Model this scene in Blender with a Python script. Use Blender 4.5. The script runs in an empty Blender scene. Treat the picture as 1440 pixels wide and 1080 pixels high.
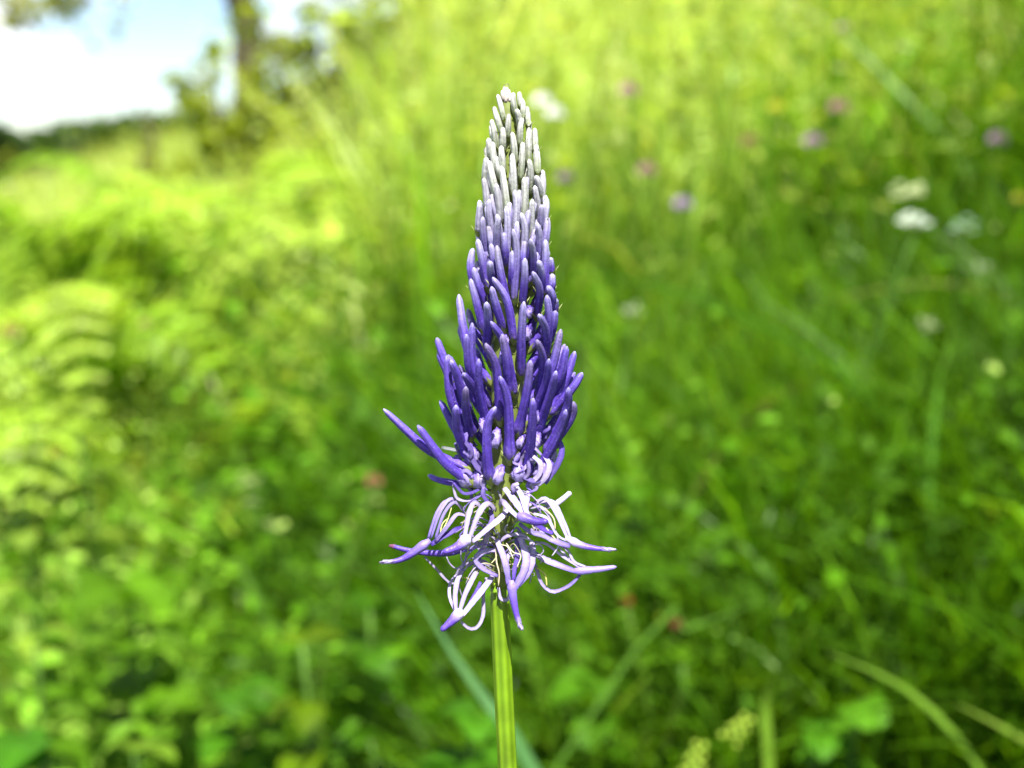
import bpy, math, random
import numpy as np
from mathutils import Vector

# ------------------------------------------------------------------ camera, sky, sun, exposure
sc = bpy.context.scene
col = sc.collection
F = 1876.0                     # focal length in photograph pixels (1440 wide)
PITCH = math.radians(10.0)
DIST = 0.151                   # camera to the flower spike
HEAD_Z = 0.36                  # height of the picture centre on the spike
FW = Vector((0, math.cos(PITCH), -math.sin(PITCH)))
UP = Vector((0, math.sin(PITCH), math.cos(PITCH)))
RT = Vector((1, 0, 0))
CAM = Vector((0, 0, HEAD_Z)) - DIST * FW
S = DIST / F                   # metres per photograph pixel at the spike

cam_d = bpy.data.cameras.new('camera')
cam = bpy.data.objects.new('camera', cam_d); col.objects.link(cam)
cam.location = CAM
cam.rotation_euler = (math.pi / 2 - PITCH, 0, 0)
cam_d.sensor_width = 36.0
cam_d.lens = 36.0 * F / 1440.0
cam_d.clip_start = 0.004
cam_d.clip_end = 2000
cam_d.dof.use_dof = True
cam_d.dof.focus_distance = DIST - 0.0022
cam_d.dof.aperture_fstop = cam_d.lens / 2.35     # entrance pupil of 2.35 mm
cam_d.dof.aperture_blades = 0
sc.camera = cam

SUN_EL = math.radians(65)
SUN_AZ = math.radians(172)      # measured clockwise from +Y (the view direction)
sun_dir = Vector((math.sin(SUN_AZ) * math.cos(SUN_EL), math.cos(SUN_AZ) * math.cos(SUN_EL), math.sin(SUN_EL)))
sd = bpy.data.lights.new('sun', 'SUN'); sd.energy = 5.0; sd.angle = math.radians(0.55); sd.color = (1.0, 0.955, 0.87)
so = bpy.data.objects.new('sun', sd); col.objects.link(so)
so.rotation_euler = sun_dir.to_track_quat('Z', 'Y').to_euler()
so.location = (0, -4, 9)

w = bpy.data.worlds.new('World'); sc.world = w; w.use_nodes = True
nt = w.node_tree; nt.nodes.clear()
wo = nt.nodes.new('ShaderNodeOutputWorld'); bg = nt.nodes.new('ShaderNodeBackground')
sky = nt.nodes.new('ShaderNodeTexSky'); sky.sky_type = 'NISHITA'; sky.sun_disc = False
sky.sun_elevation = SUN_EL; sky.sun_rotation = SUN_AZ; sky.altitude = 900; sky.air_density = 0.9; sky.dust_density = 0.2; sky.ozone_density = 2.0
tcw = nt.nodes.new('ShaderNodeTexCoord'); mpw = nt.nodes.new('ShaderNodeMapping')
mpw.inputs['Scale'].default_value = (1.0, 1.0, 2.2); mpw.inputs['Location'].default_value = (0.35, 0.2, 0.13)
cn = nt.nodes.new('ShaderNodeTexNoise'); cn.inputs['Scale'].default_value = 6.5; cn.inputs['Detail'].default_value = 7; cn.inputs['Roughness'].default_value = 0.55
cr = nt.nodes.new('ShaderNodeValToRGB'); cr.color_ramp.elements[0].position = 0.46; cr.color_ramp.elements[1].position = 0.60
cmix = nt.nodes.new('ShaderNodeMix'); cmix.data_type = 'RGBA'
cmix.inputs['B'].default_value = (9.0, 9.2, 9.6, 1)
nt.links.new(tcw.outputs['Generated'], mpw.inputs['Vector']); nt.links.new(mpw.outputs[0], cn.inputs['Vector'])
nt.links.new(cn.outputs['Fac'], cr.inputs['Fac']); nt.links.new(cr.outputs['Color'], cmix.inputs['Factor'])
nt.links.new(sky.outputs[0], cmix.inputs['A']); nt.links.new(cmix.outputs['Result'], bg.inputs['Color'])
bg.inputs['Strength'].default_value = 0.06
nt.links.new(bg.outputs[0], wo.inputs['Surface'])

vs = sc.view_settings
vs.view_transform = 'Standard'; vs.look = 'None'; vs.gamma = 1.0; vs.exposure = 1.75; vs.use_curve_mapping = False
sc.render.engine = 'CYCLES'
sc.cycles.use_denoising = True
sc.cycles.max_bounces = 8; sc.cycles.diffuse_bounces = 4; sc.cycles.transmission_bounces = 6; sc.cycles.glossy_bounces = 2
sc.cycles.sample_clamp_indirect = 8

rng = np.random.default_rng(7)
random.seed(11)

# ------------------------------------------------------------------ helpers
def P(px, py, D):
    """The place seen at photograph pixel (px, py), D metres along the view."""
    px, py, D = float(px), float(py), float(D)
    return CAM + D * (FW + (px - 720) / F * RT - (py - 540) / F * UP)

def PF(px, py, dep):
    """A point of the spike: dep is its depth in photograph pixels behind the axis plane."""
    return P(px, py, DIST + dep * S)

def ground_z(x, y):
    return 0.28 * x + 0.09 * y + 0.02 * np.sin(x * 1.7 + 1) * np.cos(y * 1.3) + 0.008 * np.sin(x * 7.1) * np.sin(y * 6.3)

def sm(a, b, t):
    t = np.clip((t - a) / (b - a), 0, 1)
    return t * t * (3 - 2 * t)

def new_mesh(name, V, faces, colors=None, smooth=True):
    me = bpy.data.meshes.new(name)
    V = np.asarray(V, dtype=np.float32)
    if isinstance(faces, tuple):           # (loop vertex indices, loop totals)
        li, lt = faces
        me.vertices.add(len(V)); me.vertices.foreach_set('co', V.ravel())
        me.loops.add(len(li)); me.loops.foreach_set('vertex_index', np.asarray(li, dtype=np.int32))
        me.polygons.add(len(lt))
        ls = np.zeros(len(lt), dtype=np.int32); ls[1:] = np.cumsum(lt)[:-1]
        me.polygons.foreach_set('loop_start', ls)
        me.update(calc_edges=True)
    else:
        me.from_pydata([tuple(map(float, v)) for v in V], [], faces)
    if colors is not None:
        at = me.color_attributes.new('Col', 'FLOAT_COLOR', 'POINT')
        c = np.ones((len(V), 4), dtype=np.float32); c[:, :3] = np.asarray(colors, dtype=np.float32)
        at.data.foreach_set('color', c.ravel())
    if smooth:
        me.polygons.foreach_set('use_smooth', np.ones(len(me.polygons), dtype=bool))
    me.update()
    return me

def link(name, me, mat=None, parent=None, loc=None):
    o = bpy.data.objects.new(name, me); col.objects.link(o)
    if mat is not None and me is not None and not me.materials:
        me.materials.append(mat)
    if parent is not None: o.parent = parent
    if loc is not None: o.location = loc
    return o

def tag(o, label=None, cat=None, group=None, kind=None):
    if label: o['label'] = label
    if cat: o['category'] = cat
    if group: o['group'] = group
    if kind: o['kind'] = kind
    return o

def empty(name, loc, label=None, cat=None, group=None):
    o = bpy.data.objects.new(name, None); col.objects.link(o); o.location = loc
    o.empty_display_size = 0.02
    return tag(o, label, cat, group)

def spline(pts, n):
    pts = [np.array(p, dtype=float) for p in pts]
    if len(pts) == 2:
        return np.array([pts[0] + (pts[1] - pts[0]) * t for t in np.linspace(0, 1, n)])
    P0 = [2 * pts[0] - pts[1]] + pts + [2 * pts[-1] - pts[-2]]
    seg = np.array([np.linalg.norm(pts[i + 1] - pts[i]) for i in range(len(pts) - 1)])
    cum = np.concatenate([[0], np.cumsum(seg)]); cum /= cum[-1]
    out = []
    for t in np.linspace(0, 1, n):
        i = min(max(int(np.searchsorted(cum, t, side='right')) - 1, 0), len(seg) - 1)
        u = (t - cum[i]) / max(cum[i + 1] - cum[i], 1e-9)
        a, b, c, d = P0[i], P0[i + 1], P0[i + 2], P0[i + 3]
        out.append(0.5 * ((2 * b) + (c - a) * u + (2 * a - 5 * b + 4 * c - d) * u * u + (3 * b - a - 3 * c + d) * u ** 3))
    return np.array(out)

def tube(path, rad, sides=10, flat=1.0, hint=(0.0, -0.7, 0.7), ridge=0.0, nridge=5, twist=0.0):
    """Skin a path; flat < 1 gives a ribbon whose flat face looks along hint. Returns V, faces, t."""
    path = np.asarray(path); n = len(path)
    T = np.gradient(path, axis=0); T /= np.linalg.norm(T, axis=1)[:, None] + 1e-12
    V, tt = [], []
    hint = np.array(hint, dtype=float)
    pn = None
    for i in range(n):
        h = hint if pn is None else pn * 0.7 + hint * 0.3
        nn = h - T[i] * np.dot(h, T[i])
        if np.linalg.norm(nn) < 1e-3: nn = np.cross(T[i], (1, 0.3, 0))
        nn /= np.linalg.norm(nn); pn = nn
        bb = np.cross(T[i], nn)
        if twist:
            a = twist * i / (n - 1)
            nn, bb = nn * math.cos(a) + bb * math.sin(a), bb * math.cos(a) - nn * math.sin(a)
        r = rad[i]
        for k in range(sides):
            a = 2 * math.pi * k / sides
            rr = r * (1 + ridge * math.cos(nridge * a))
            V.append(path[i] + bb * math.cos(a) * rr + nn * math.sin(a) * rr * flat)
            tt.append(i / (n - 1))
    faces = []
    for i in range(n - 1):
        for k in range(sides):
            a, b = i * sides + k, i * sides + (k + 1) % sides
            faces.append((a, b, b + sides, a + sides))
    V.append(path[0]); tt.append(0.0); V.append(path[-1]); tt.append(1.0)
    c0, c1 = n * sides, n * sides + 1
    for k in range(sides):
        faces.append((c0, (k + 1) % sides, k))
        faces.append((c1, (n - 1) * sides + k, (n - 1) * sides + (k + 1) % sides))
    return np.array(V), faces, np.array(tt)

def part(name, V, faces, colors, mat, root, origin=None, parent=None):
    """One mesh part given in world coordinates, with its own origin."""
    o0 = np.array(origin if origin is not None else V.mean(axis=0))
    me = new_mesh(name, V - o0, faces, colors)
    base = np.array(root.location)
    if parent is not None:
        base = base + np.array(parent.location)
    o = link(name, me, mat, parent or root)
    o.location = Vector(o0 - base)
    return o

# ------------------------------------------------------------------ materials
def material(name):
    m = bpy.data.materials.new(name); m.use_nodes = True
    return m, m.node_tree, m.node_tree.nodes['Principled BSDF']

def leaf_material(name, trans=0.42, rough=0.40, spec=0.18, var=0.25, scale=60.0, warm=(1.75, 1.6, 0.5), fixed=None):
    m, t, b = material(name)
    N = t.nodes; L = t.links
    out = N['Material Output']
    if fixed is None:
        at = N.new('ShaderNodeAttribute'); at.attribute_name = 'Col'; src = at.outputs['Color']
    else:
        rgb = N.new('ShaderNodeRGB'); rgb.outputs[0].default_value = (*fixed, 1); src = rgb.outputs[0]
    tc = N.new('ShaderNodeTexCoord')
    nz = N.new('ShaderNodeTexNoise'); nz.inputs['Scale'].default_value = scale; nz.inputs['Detail'].default_value = 3
    L.new(tc.outputs['Object'], nz.inputs['Vector'])
    mr = N.new('ShaderNodeMapRange'); mr.inputs['To Min'].default_value = 1 - var; mr.inputs['To Max'].default_value = 1 + var
    mr.inputs['From Min'].default_value = 0.3; mr.inputs['From Max'].default_value = 0.7
    L.new(nz.outputs['Fac'], mr.inputs['Value'])
    mx = N.new('ShaderNodeVectorMath'); mx.operation = 'SCALE'
    L.new(src, mx.inputs[0]); L.new(mr.outputs[0], mx.inputs['Scale'])
    L.new(mx.outputs[0], b.inputs['Base Color'])
    b.inputs['Roughness'].default_value = rough; b.inputs['Specular IOR Level'].default_value = spec
    tr = N.new('ShaderNodeBsdfTranslucent')
    wm = N.new('ShaderNodeVectorMath'); wm.operation = 'MULTIPLY'; wm.inputs[1].default_value = warm
    L.new(mx.outputs[0], wm.inputs[0]); L.new(wm.outputs[0], tr.inputs['Color'])
    ms = N.new('ShaderNodeMixShader'); ms.inputs[0].default_value = trans
    L.new(b.outputs[0], ms.inputs[1]); L.new(tr.outputs[0], ms.inputs[2]); L.new(ms.outputs[0], out.inputs['Surface'])
    return m

def petal_material(name, rough=0.42, sss=0.25, speck=0.0, spec=0.35, streak=0.12):
    m, t, b = material(name); N = t.nodes; L = t.links
    at = N.new('ShaderNodeAttribute'); at.attribute_name = 'Col'
    tc = N.new('ShaderNodeTexCoord')
    nz = N.new('ShaderNodeTexNoise'); nz.inputs['Scale'].default_value = 1500; nz.inputs['Detail'].default_value = 3
    L.new(tc.outputs['Object'], nz.inputs['Vector'])
    mr = N.new('ShaderNodeMapRange'); mr.inputs['From Min'].default_value = 0.3; mr.inputs['From Max'].default_value = 0.7
    mr.inputs['To Min'].default_value = 1 - streak; mr.inputs['To Max'].default_value = 1 + streak
    L.new(nz.outputs['Fac'], mr.inputs['Value'])
    mx = N.new('ShaderNodeVectorMath'); mx.operation = 'SCALE'
    L.new(at.outputs['Color'], mx.inputs[0]); L.new(mr.outputs[0], mx.inputs['Scale'])
    colr = mx.outputs[0]
    if speck > 0:                                        # pale glandular dots
        vo = N.new('ShaderNodeTexVoronoi'); vo.inputs['Scale'].default_value = 2600
        L.new(tc.outputs['Object'], vo.inputs['Vector'])
        rp = N.new('ShaderNodeMapRange'); rp.inputs['From Min'].default_value = 0.10; rp.inputs['From Max'].default_value = 0.26
        rp.inputs['To Min'].default_value = speck; rp.inputs['To Max'].default_value = 0.0
        L.new(vo.outputs['Distance'], rp.inputs['Value'])
        m2 = N.new('ShaderNodeMix'); m2.data_type = 'RGBA'; m2.inputs['B'].default_value = (0.62, 0.58, 0.85, 1)
        L.new(rp.outputs[0], m2.inputs['Factor']); L.new(colr, m2.inputs['A']); colr = m2.outputs['Result']
    L.new(colr, b.inputs['Base Color'])
    b.inputs['Roughness'].default_value = rough; b.inputs['Specular IOR Level'].default_value = spec
    b.inputs['Subsurface Weight'].default_value = sss
    b.inputs['Subsurface Radius'].default_value = (0.7, 0.5, 1.0); b.inputs['Subsurface Scale'].default_value = 0.0006
    b.inputs['Sheen Weight'].default_value = 0.0; b.inputs['Sheen Roughness'].default_value = 0.4
    bp = N.new('ShaderNodeBump'); bp.inputs['Strength'].default_value = 0.35; bp.inputs['Distance'].default_value = 0.00014
    n2 = N.new('ShaderNodeTexNoise'); n2.inputs['Scale'].default_value = 3800; n2.inputs['Detail'].default_value = 2
    L.new(tc.outputs['Object'], n2.inputs['Vector']); L.new(n2.outputs['Fac'], bp.inputs['Height']); L.new(bp.outputs[0], b.inputs['Normal'])
    return m

def solid_material(name, rough=0.6, spec=0.3, scale=40, var=0.25, bump=0.2, bdist=0.002):
    m, t, b = material(name); N = t.nodes; L = t.links
    at = N.new('ShaderNodeAttribute'); at.attribute_name = 'Col'
    tc = N.new('ShaderNodeTexCoord')
    nz = N.new('ShaderNodeTexNoise'); nz.inputs['Scale'].default_value = scale; nz.inputs['Detail'].default_value = 5
    L.new(tc.outputs['Object'], nz.inputs['Vector'])
    mr = N.new('ShaderNodeMapRange'); mr.inputs['From Min'].default_value = 0.3; mr.inputs['From Max'].default_value = 0.7
    mr.inputs['To Min'].default_value = 1 - var; mr.inputs['To Max'].default_value = 1 + var
    L.new(nz.outputs['Fac'], mr.inputs['Value'])
    mx = N.new('ShaderNodeVectorMath'); mx.operation = 'SCALE'
    L.new(at.outputs['Color'], mx.inputs[0]); L.new(mr.outputs[0], mx.inputs['Scale']); L.new(mx.outputs[0], b.inputs['Base Color'])
    b.inputs['Roughness'].default_value = rough; b.inputs['Specular IOR Level'].default_value = spec
    bp = N.new('ShaderNodeBump'); bp.inputs['Strength'].default_value = bump; bp.inputs['Distance'].default_value = bdist
    L.new(nz.outputs['Fac'], bp.inputs['Height']); L.new(bp.outputs[0], b.inputs['Normal'])
    return m

M_grass = leaf_material('grass_blades', trans=0.52, var=0.2, scale=9)
M_leaf = leaf_material('herb_leaves', trans=0.36, var=0.25, scale=30, warm=(1.25, 1.5, 0.4), spec=0.08, rough=0.55)
M_fern = leaf_material('fern_leaves', trans=0.5, var=0.2, scale=12, warm=(1.35, 1.5, 0.5))
M_tree = leaf_material('tree_leaves', trans=0.55, var=0.2, scale=3)
M_petal_bg = leaf_material('small_petals', trans=0.3, var=0.12, scale=120, warm=(1, 1, 1))
def make_translucent(m, f):
    t = m.node_tree; N = t.nodes; L = t.links; b = N['Principled BSDF']
    tr = N.new('ShaderNodeBsdfTranslucent'); ms = N.new('ShaderNodeMixShader'); ms.inputs[0].default_value = f
    L.new(b.inputs['Base Color'].links[0].from_socket, tr.inputs['Color'])
    L.new(b.outputs[0], ms.inputs[1]); L.new(tr.outputs[0], ms.inputs[2]); L.new(ms.outputs[0], N['Material Output'].inputs['Surface'])
M_bud = petal_material('violet_buds', rough=0.48, sss=0.12, speck=0.14, spec=0.22, streak=0.22)
M_strap = petal_material('pale_petals', rough=0.45, sss=0.30, speck=0.0, streak=0.07)
M_ribbon = petal_material('ribbon_petals', rough=0.5, sss=0.0, streak=0.14, spec=0.2); make_translucent(M_ribbon, 0.27)
M_green = solid_material('green_axis', rough=0.5, spec=0.3, scale=900, var=0.25, bump=0.3, bdist=0.0001)
M_stem = solid_material('ribbed_stem', rough=0.45, spec=0.22, scale=260, var=0.28, bump=0.2, bdist=0.0001)
M_bark = solid_material('bark', rough=0.9, spec=0.1, scale=14, var=0.45, bump=0.6, bdist=0.01)
M_dry = solid_material('dry_stem', rough=0.7, spec=0.2, scale=120, var=0.3)

# ------------------------------------------------------------------ ground
def build_ground():
    gx = np.concatenate([-np.geomspace(220, 0.15, 70), [0], np.geomspace(0.15, 220, 70)])
    gy = gx.copy()
    X, Y = np.meshgrid(gx, gy, indexing='ij')
    r = np.sqrt(X * X + Y * Y)
    Z = ground_z(X, Y) - 0.0009 * np.maximum(r - 25, 0) ** 1.6     # the slope rounds off far away
    V = np.stack([X.ravel(), Y.ravel(), Z.ravel()], axis=1)
    n = len(gx); i, j = np.meshgrid(np.arange(n - 1), np.arange(n - 1), indexing='ij')
    a = (i * n + j).ravel()
    li = np.stack([a, a + n, a + n + 1, a + 1], axis=1).ravel()
    me = new_mesh('ground', V, (li, np.full(len(a), 4, dtype=np.int32)))
    m, t, b = material('meadow_soil'); N = t.nodes; L = t.links
    tc = N.new('ShaderNodeTexCoord'); n1 = N.new('ShaderNodeTexNoise'); n1.inputs['Scale'].default_value = 3.0; n1.inputs['Detail'].default_value = 8
    L.new(tc.outputs['Object'], n1.inputs['Vector'])
    rp = N.new('ShaderNodeValToRGB'); e = rp.color_ramp.elements
    e[0].position = 0.35; e[0].color = (0.030, 0.028, 0.012, 1); e[1].position = 0.62; e[1].color = (0.05, 0.085, 0.012, 1)
    L.new(n1.outputs['Fac'], rp.inputs['Fac']); L.new(rp.outputs[0], b.inputs['Base Color']); b.inputs['Roughness'].default_value = 0.95
    bp = N.new('ShaderNodeBump'); bp.inputs['Strength'].default_value = 0.6; bp.inputs['Distance'].default_value = 0.03
    n2 = N.new('ShaderNodeTexNoise'); n2.inputs['Scale'].default_value = 30; n2.inputs['Detail'].default_value = 5
    L.new(tc.outputs['Object'], n2.inputs['Vector']); L.new(n2.outputs['Fac'], bp.inputs['Height']); L.new(bp.outputs[0], b.inputs['Normal'])
    o = link('ground', me, m); tag(o, kind='structure')
build_ground()

# ------------------------------------------------------------------ vegetation generators (numpy)
def blades(base, height, az, lean, width, colb, colt, droop=0.6, seg=5):
    """Grass blades as curved strips; every array has one row for each blade."""
    n = len(base); k = np.linspace(0, 1, seg)
    d = np.stack([np.cos(az), np.sin(az), np.zeros(n)], axis=1)
    side = np.stack([-np.sin(az), np.cos(az), np.zeros(n)], axis=1)
    tw = rng.uniform(-1.2, 1.2, n)
    side = side * np.cos(tw)[:, None] + d * np.sin(tw)[:, None]
    out, cols = [], []
    for t in k:
        horiz = lean * (t ** 1.8)
        z = height * (t - droop * np.clip(lean / np.maximum(height, 1e-3), 0, 1) * t ** 3 * 0.6)
        c = base + d * horiz[:, None] + np.stack([0 * z, 0 * z, z], axis=1)
        wd = width * (1 - t ** 2.2) * 0.5 + width * 0.03
        out.append(c - side * wd[:, None]); out.append(c + side * wd[:, None])
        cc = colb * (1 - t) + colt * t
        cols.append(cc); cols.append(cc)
    V = np.stack(out, axis=1).reshape(-1, 3); C = np.stack(cols, axis=1).reshape(-1, 3)
    m = 2 * seg
    q = np.array([[2 * i, 2 * i + 1, 2 * i + 3, 2 * i + 2] for i in range(seg - 1)])
    li = (np.arange(n)[:, None, None] * m + q[None]).reshape(-1)
    return V, li, np.full(n * (seg - 1), 4, dtype=np.int32), C

def leaves(pos, size, nrm, az, cols, aspect=0.5, fold=0.25):
    """Small folded leaves: a pointed oval of two halves, bent along the midrib."""
    n = len(pos)
    nrm = nrm / (np.linalg.norm(nrm, axis=1)[:, None] + 1e-9)
    d = np.stack([np.cos(az), np.sin(az), np.zeros(n)], axis=1)
    d = d - nrm * (d * nrm).sum(1)[:, None]; d /= np.linalg.norm(d, axis=1)[:, None] + 1e-9
    s = np.cross(nrm, d)
    shape = [(-0.5, 0, 0), (-0.15, 0.5, fold), (0.25, 0.42, fold), (0.5, 0, -0.1), (0.25, -0.42, fold), (-0.15, -0.5, fold), (-0.15, 0, 0.0), (0.25, 0, 0.0)]
    asp = aspect if np.ndim(aspect) else np.full(n, aspect)
    V = np.stack([pos + (d * a + s * (b * asp)[:, None] + nrm * (c * asp * 0.6)[:, None]) * size[:, None] for a, b, c in shape], axis=1).reshape(-1, 3)
    q = [(0, 6, 1), (1, 6, 7, 2), (2, 7, 3), (0, 5, 6), (5, 4, 7, 6), (4, 3, 7)]
    idx = np.array([i for f in q for i in f]); tot = np.array([len(f) for f in q])
    li = (np.arange(n)[:, None] * 8 + idx[None]).reshape(-1)
    return V, li, np.tile(tot, n).astype(np.int32), np.repeat(cols, 8, axis=0)

def merge(chunks):
    Vs, Ls, Ts, Cs, off = [], [], [], [], 0
    for V, li, lt, C in chunks:
        Vs.append(V); Ls.append(li + off); Ts.append(lt); Cs.append(C); off += len(V)
    return np.concatenate(Vs), np.concatenate(Ls), np.concatenate(Ts), np.concatenate(Cs)

def stuff(name, chunks, mat, label, cat, smooth=False):
    V, li, lt, C = merge(chunks)
    o = link(name, new_mesh(name, V, (li, lt), C, smooth=smooth), mat)
    return tag(o, label, cat, kind='stuff')

def scatter(n, r0, r1, half_deg, power=0.0):
    """Places on the slope in front of the camera, even in the logarithm of distance."""
    r = np.exp(rng.uniform(math.log(r0), math.log(r1), n))
    th = np.radians(rng.uniform(-half_deg, half_deg, n))
    x = r * np.sin(th); y = r * np.cos(th) + CAM.y
    return x, y, r, th

def patch(x, y, f=1.0, ph=0.0):
    """Smooth 0..1 patchiness of the meadow."""
    v = (np.sin(1.9 * f * x + 1.3 * ph + 0.7 * np.sin(1.1 * f * y)) + np.sin(1.6 * f * y - 2.1 * ph + 0.9 * np.sin(1.4 * f * x + 2)) + 0.7 * np.sin(4.3 * f * x + 3.1 * f * y + ph)) / 2.7
    return 0.5 + 0.5 * v

HAY = np.array([0.330, 0.430, 0.095]); HAY2 = np.array([0.30, 0.36, 0.06])
MID = np.array([0.095, 0.205, 0.010]); DEEP = np.array([0.036, 0.098, 0.002])

def tone(x, y, n, bias=0.0, spread=0.25):
    """Colour of the plants of one spot: yellow-green hay on the left and uphill, deep green herbs to the right; shade in the near growth is coloured in as deeper green."""
    r = np.hypot(x, y); th = np.degrees(np.arctan2(x, np.maximum(y, 0.01)))
    k = 0.33 + bias + 0.53 * sm(0.8, 1.9, r) + 0.30 * sm(-13, -19, th) * sm(0.8, 1.0, r) - 0.31 * sm(4, 20, th) + 0.12 * sm(-4, -18, th) - 0.34 * sm(-18, -12, th) * (1 - sm(0, 6, th)) * (1 - sm(0.95, 1.4, r)) + 0.30 * (patch(x, y, 2.2, 1.0) - 0.5) + rng.normal(0, spread * 0.6, n)  # near distances, most of all left of the stem, coloured deeper to imitate shade
    k = np.clip(k, 0, 1)[:, None]
    c = np.where(k < 0.5, DEEP + (MID - DEEP) * (k * 2), MID + (HAY - MID) * (k * 2 - 1))
    dry = (rng.uniform(0, 1, n) < 0.10 * sm(0.9, 1.6, r))[:, None]
    c = np.where(dry, np.array([0.42, 0.45, 0.23]), c)                 # a few straw-pale ones
    return c * np.clip(rng.lognormal(-0.05, 0.42, (n, 1)), 0.3, 1.8)

def low_left(th):
    return 1 - 0.48 * sm(-3, -9, np.degrees(th))

def meadow():
    ch = []
    # short and middle grass
    n = 125000
    x, y, r, th = scatter(n, 0.50, 26, 42)
    h = low_left(th) * (0.85 + 0.15 * sm(0.5, 0.7, r)) * (0.16 + 0.22 * sm(0.5, 3.0, r)) * rng.uniform(0.5, 1.25, n) * (0.7 + 0.6 * patch(x, y, 1.7, 4))
    keep = np.ones(n, bool)
    b = np.stack([x, y, ground_z(x, y) - 0.01], axis=1)
    c = tone(x, y, n)
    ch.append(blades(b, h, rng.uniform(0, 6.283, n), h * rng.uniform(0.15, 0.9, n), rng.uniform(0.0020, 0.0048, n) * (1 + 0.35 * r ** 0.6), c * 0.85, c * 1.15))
    # broad near blades
    n = 1500
    x, y, r, th = scatter(n, 0.62, 2.5, 40)
    h = (0.15 + 0.16 * sm(0.5, 2.0, r)) * rng.uniform(0.7, 1.3, n)
    c = tone(x, y, n, bias=-0.05)
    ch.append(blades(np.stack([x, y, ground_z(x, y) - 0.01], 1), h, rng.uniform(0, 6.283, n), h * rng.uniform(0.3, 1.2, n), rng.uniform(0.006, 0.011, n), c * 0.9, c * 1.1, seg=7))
    # short turf around the foot of the spike
    n = 6000
    x, y, r, th = scatter(n, 0.12, 0.62, 80)
    h = rng.uniform(0.035, 0.085, n); c = tone(x, y, n)
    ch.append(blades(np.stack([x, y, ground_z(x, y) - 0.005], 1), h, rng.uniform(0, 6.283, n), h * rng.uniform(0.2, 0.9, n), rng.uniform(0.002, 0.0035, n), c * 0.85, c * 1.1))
    stuff('grass', ch, M_grass, 'fine green meadow grass covering the whole slope', 'grass')
    # tall flowering hay grass
    ch = []
    n = 20000
    x, y, r, th = scatter(n, 1.15, 20, 42)
    h = low_left(th) * (0.34 + 0.30 * sm(1.0, 3.5, r)) * rng.uniform(0.6, 1.2, n)
    c = tone(x, y, n, bias=0.22)
    h *= 0.75 + 0.5 * patch(x, y, 3.1, 7); az = rng.uniform(0, 6.283, n); ln = h * rng.beta(1.2, 2.5, n) * 0.9
    b = np.stack([x, y, ground_z(x, y) - 0.01], 1)
    ch.append(blades(b, h, az, ln, rng.uniform(0.0030, 0.0060, n) * (1 + 0.35 * r ** 0.6), c, c * 1.1, droop=0.2))
    top = b + np.stack([np.cos(az) * ln, np.sin(az) * ln, h], 1)
    k = 5
    pp = np.repeat(top, k, axis=0); m = len(pp)
    u = rng.uniform(0, 1, m)
    pp = pp - np.stack([np.repeat(np.cos(az) * ln / h, k) * u * 0.1, np.repeat(np.sin(az) * ln / h, k) * u * 0.1, u * 0.12], 1) + rng.normal(0, 0.008, (m, 3))
    cc = np.repeat(c, k, axis=0) * 0.55 + HAY2 * 0.5
    ch.append(leaves(pp, rng.uniform(0.008, 0.018, m) * (1 + 0.15 * np.repeat(r, k) ** 0.5), rng.normal(0, 1, (m, 3)), rng.uniform(0, 6.283, m), cc, aspect=0.35))
    stuff('hay_grass', ch, M_grass, 'tall pale yellow-green hay grass with loose seed heads', 'grass')
    # leafy herbs of the ground layer
    ch = []
    n = 17000
    x, y, r, th = scatter(n, 0.60, 6, 42)
    z = ground_z(x, y) + (0.02 + (0.15 + 0.16 * sm(0.6, 2.5, r)) * rng.beta(1.6, 1.8, n)) * (0.45 + 0.9 * patch(x, y, 2.6, 2))
    c = tone(x, y, n, bias=-0.12)
    nr = np.stack([rng.normal(0, 0.55, n), rng.normal(-0.15, 0.55, n), np.ones(n)], 1)
    ch.append(leaves(np.stack([x, y, z], 1), rng.uniform(0.006, 0.016, n) * (1 + 0.45 * r ** 0.5), nr, rng.uniform(0, 6.283, n), c, aspect=rng.uniform(0.35, 0.85, n)))
    n = 5500
    x, y, r, th = scatter(n, 0.52, 1.3, 42)
    z = ground_z(x, y) + 0.02 + 0.15 * rng.beta(1.8, 1.4, n)
    nr = np.stack([rng.normal(0, 0.6, n), rng.normal(-0.2, 0.6, n), np.ones(n)], 1)
    ch.append(leaves(np.stack([x, y, z], 1), rng.uniform(0.006, 0.015, n), nr, rng.uniform(0, 6.283, n), tone(x, y, n, bias=-0.12), aspect=rng.uniform(0.3, 0.6, n)))
    # their stalks
    n = 12000
    x, y, r, th = scatter(n, 0.60, 6, 42)
    h = (0.12 + 0.14 * sm(0.6, 2.5, r)) * rng.uniform(0.5, 1.2, n); c = tone(x, y, n, bias=-0.1)
    ch.append(blades(np.stack([x, y, ground_z(x, y) - 0.01], 1), h, rng.uniform(0, 6.283, n), h * rng.uniform(0, 0.4, n), rng.uniform(0.002, 0.004, n), c, c, seg=4))
    # tiny pale blossoms and seeds sprinkled among them
    n = 260
    x, y, r, th = scatter(n, 0.7, 6, 42)
    z = ground_z(x, y) + (0.16 + 0.2 * sm(0.6, 2.5, r)) * rng.uniform(0.5, 1.2, n)
    c = np.tile([0.26, 0.36, 0.08], (n, 1)) * rng.uniform(0.7, 1.3, (n, 1))
    ch.append(leaves(np.stack([x, y, z], 1), rng.uniform(0.003, 0.008, n), np.stack([rng.normal(0, 0.4, n), rng.normal(-0.6, 0.4, n), np.ones(n)], 1), rng.uniform(0, 6.283, n), c, aspect=0.9))
    stuff('undergrowth', ch, M_leaf, 'mixed small leafy herbs growing low among the grass', 'herbs')
meadow()

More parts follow.
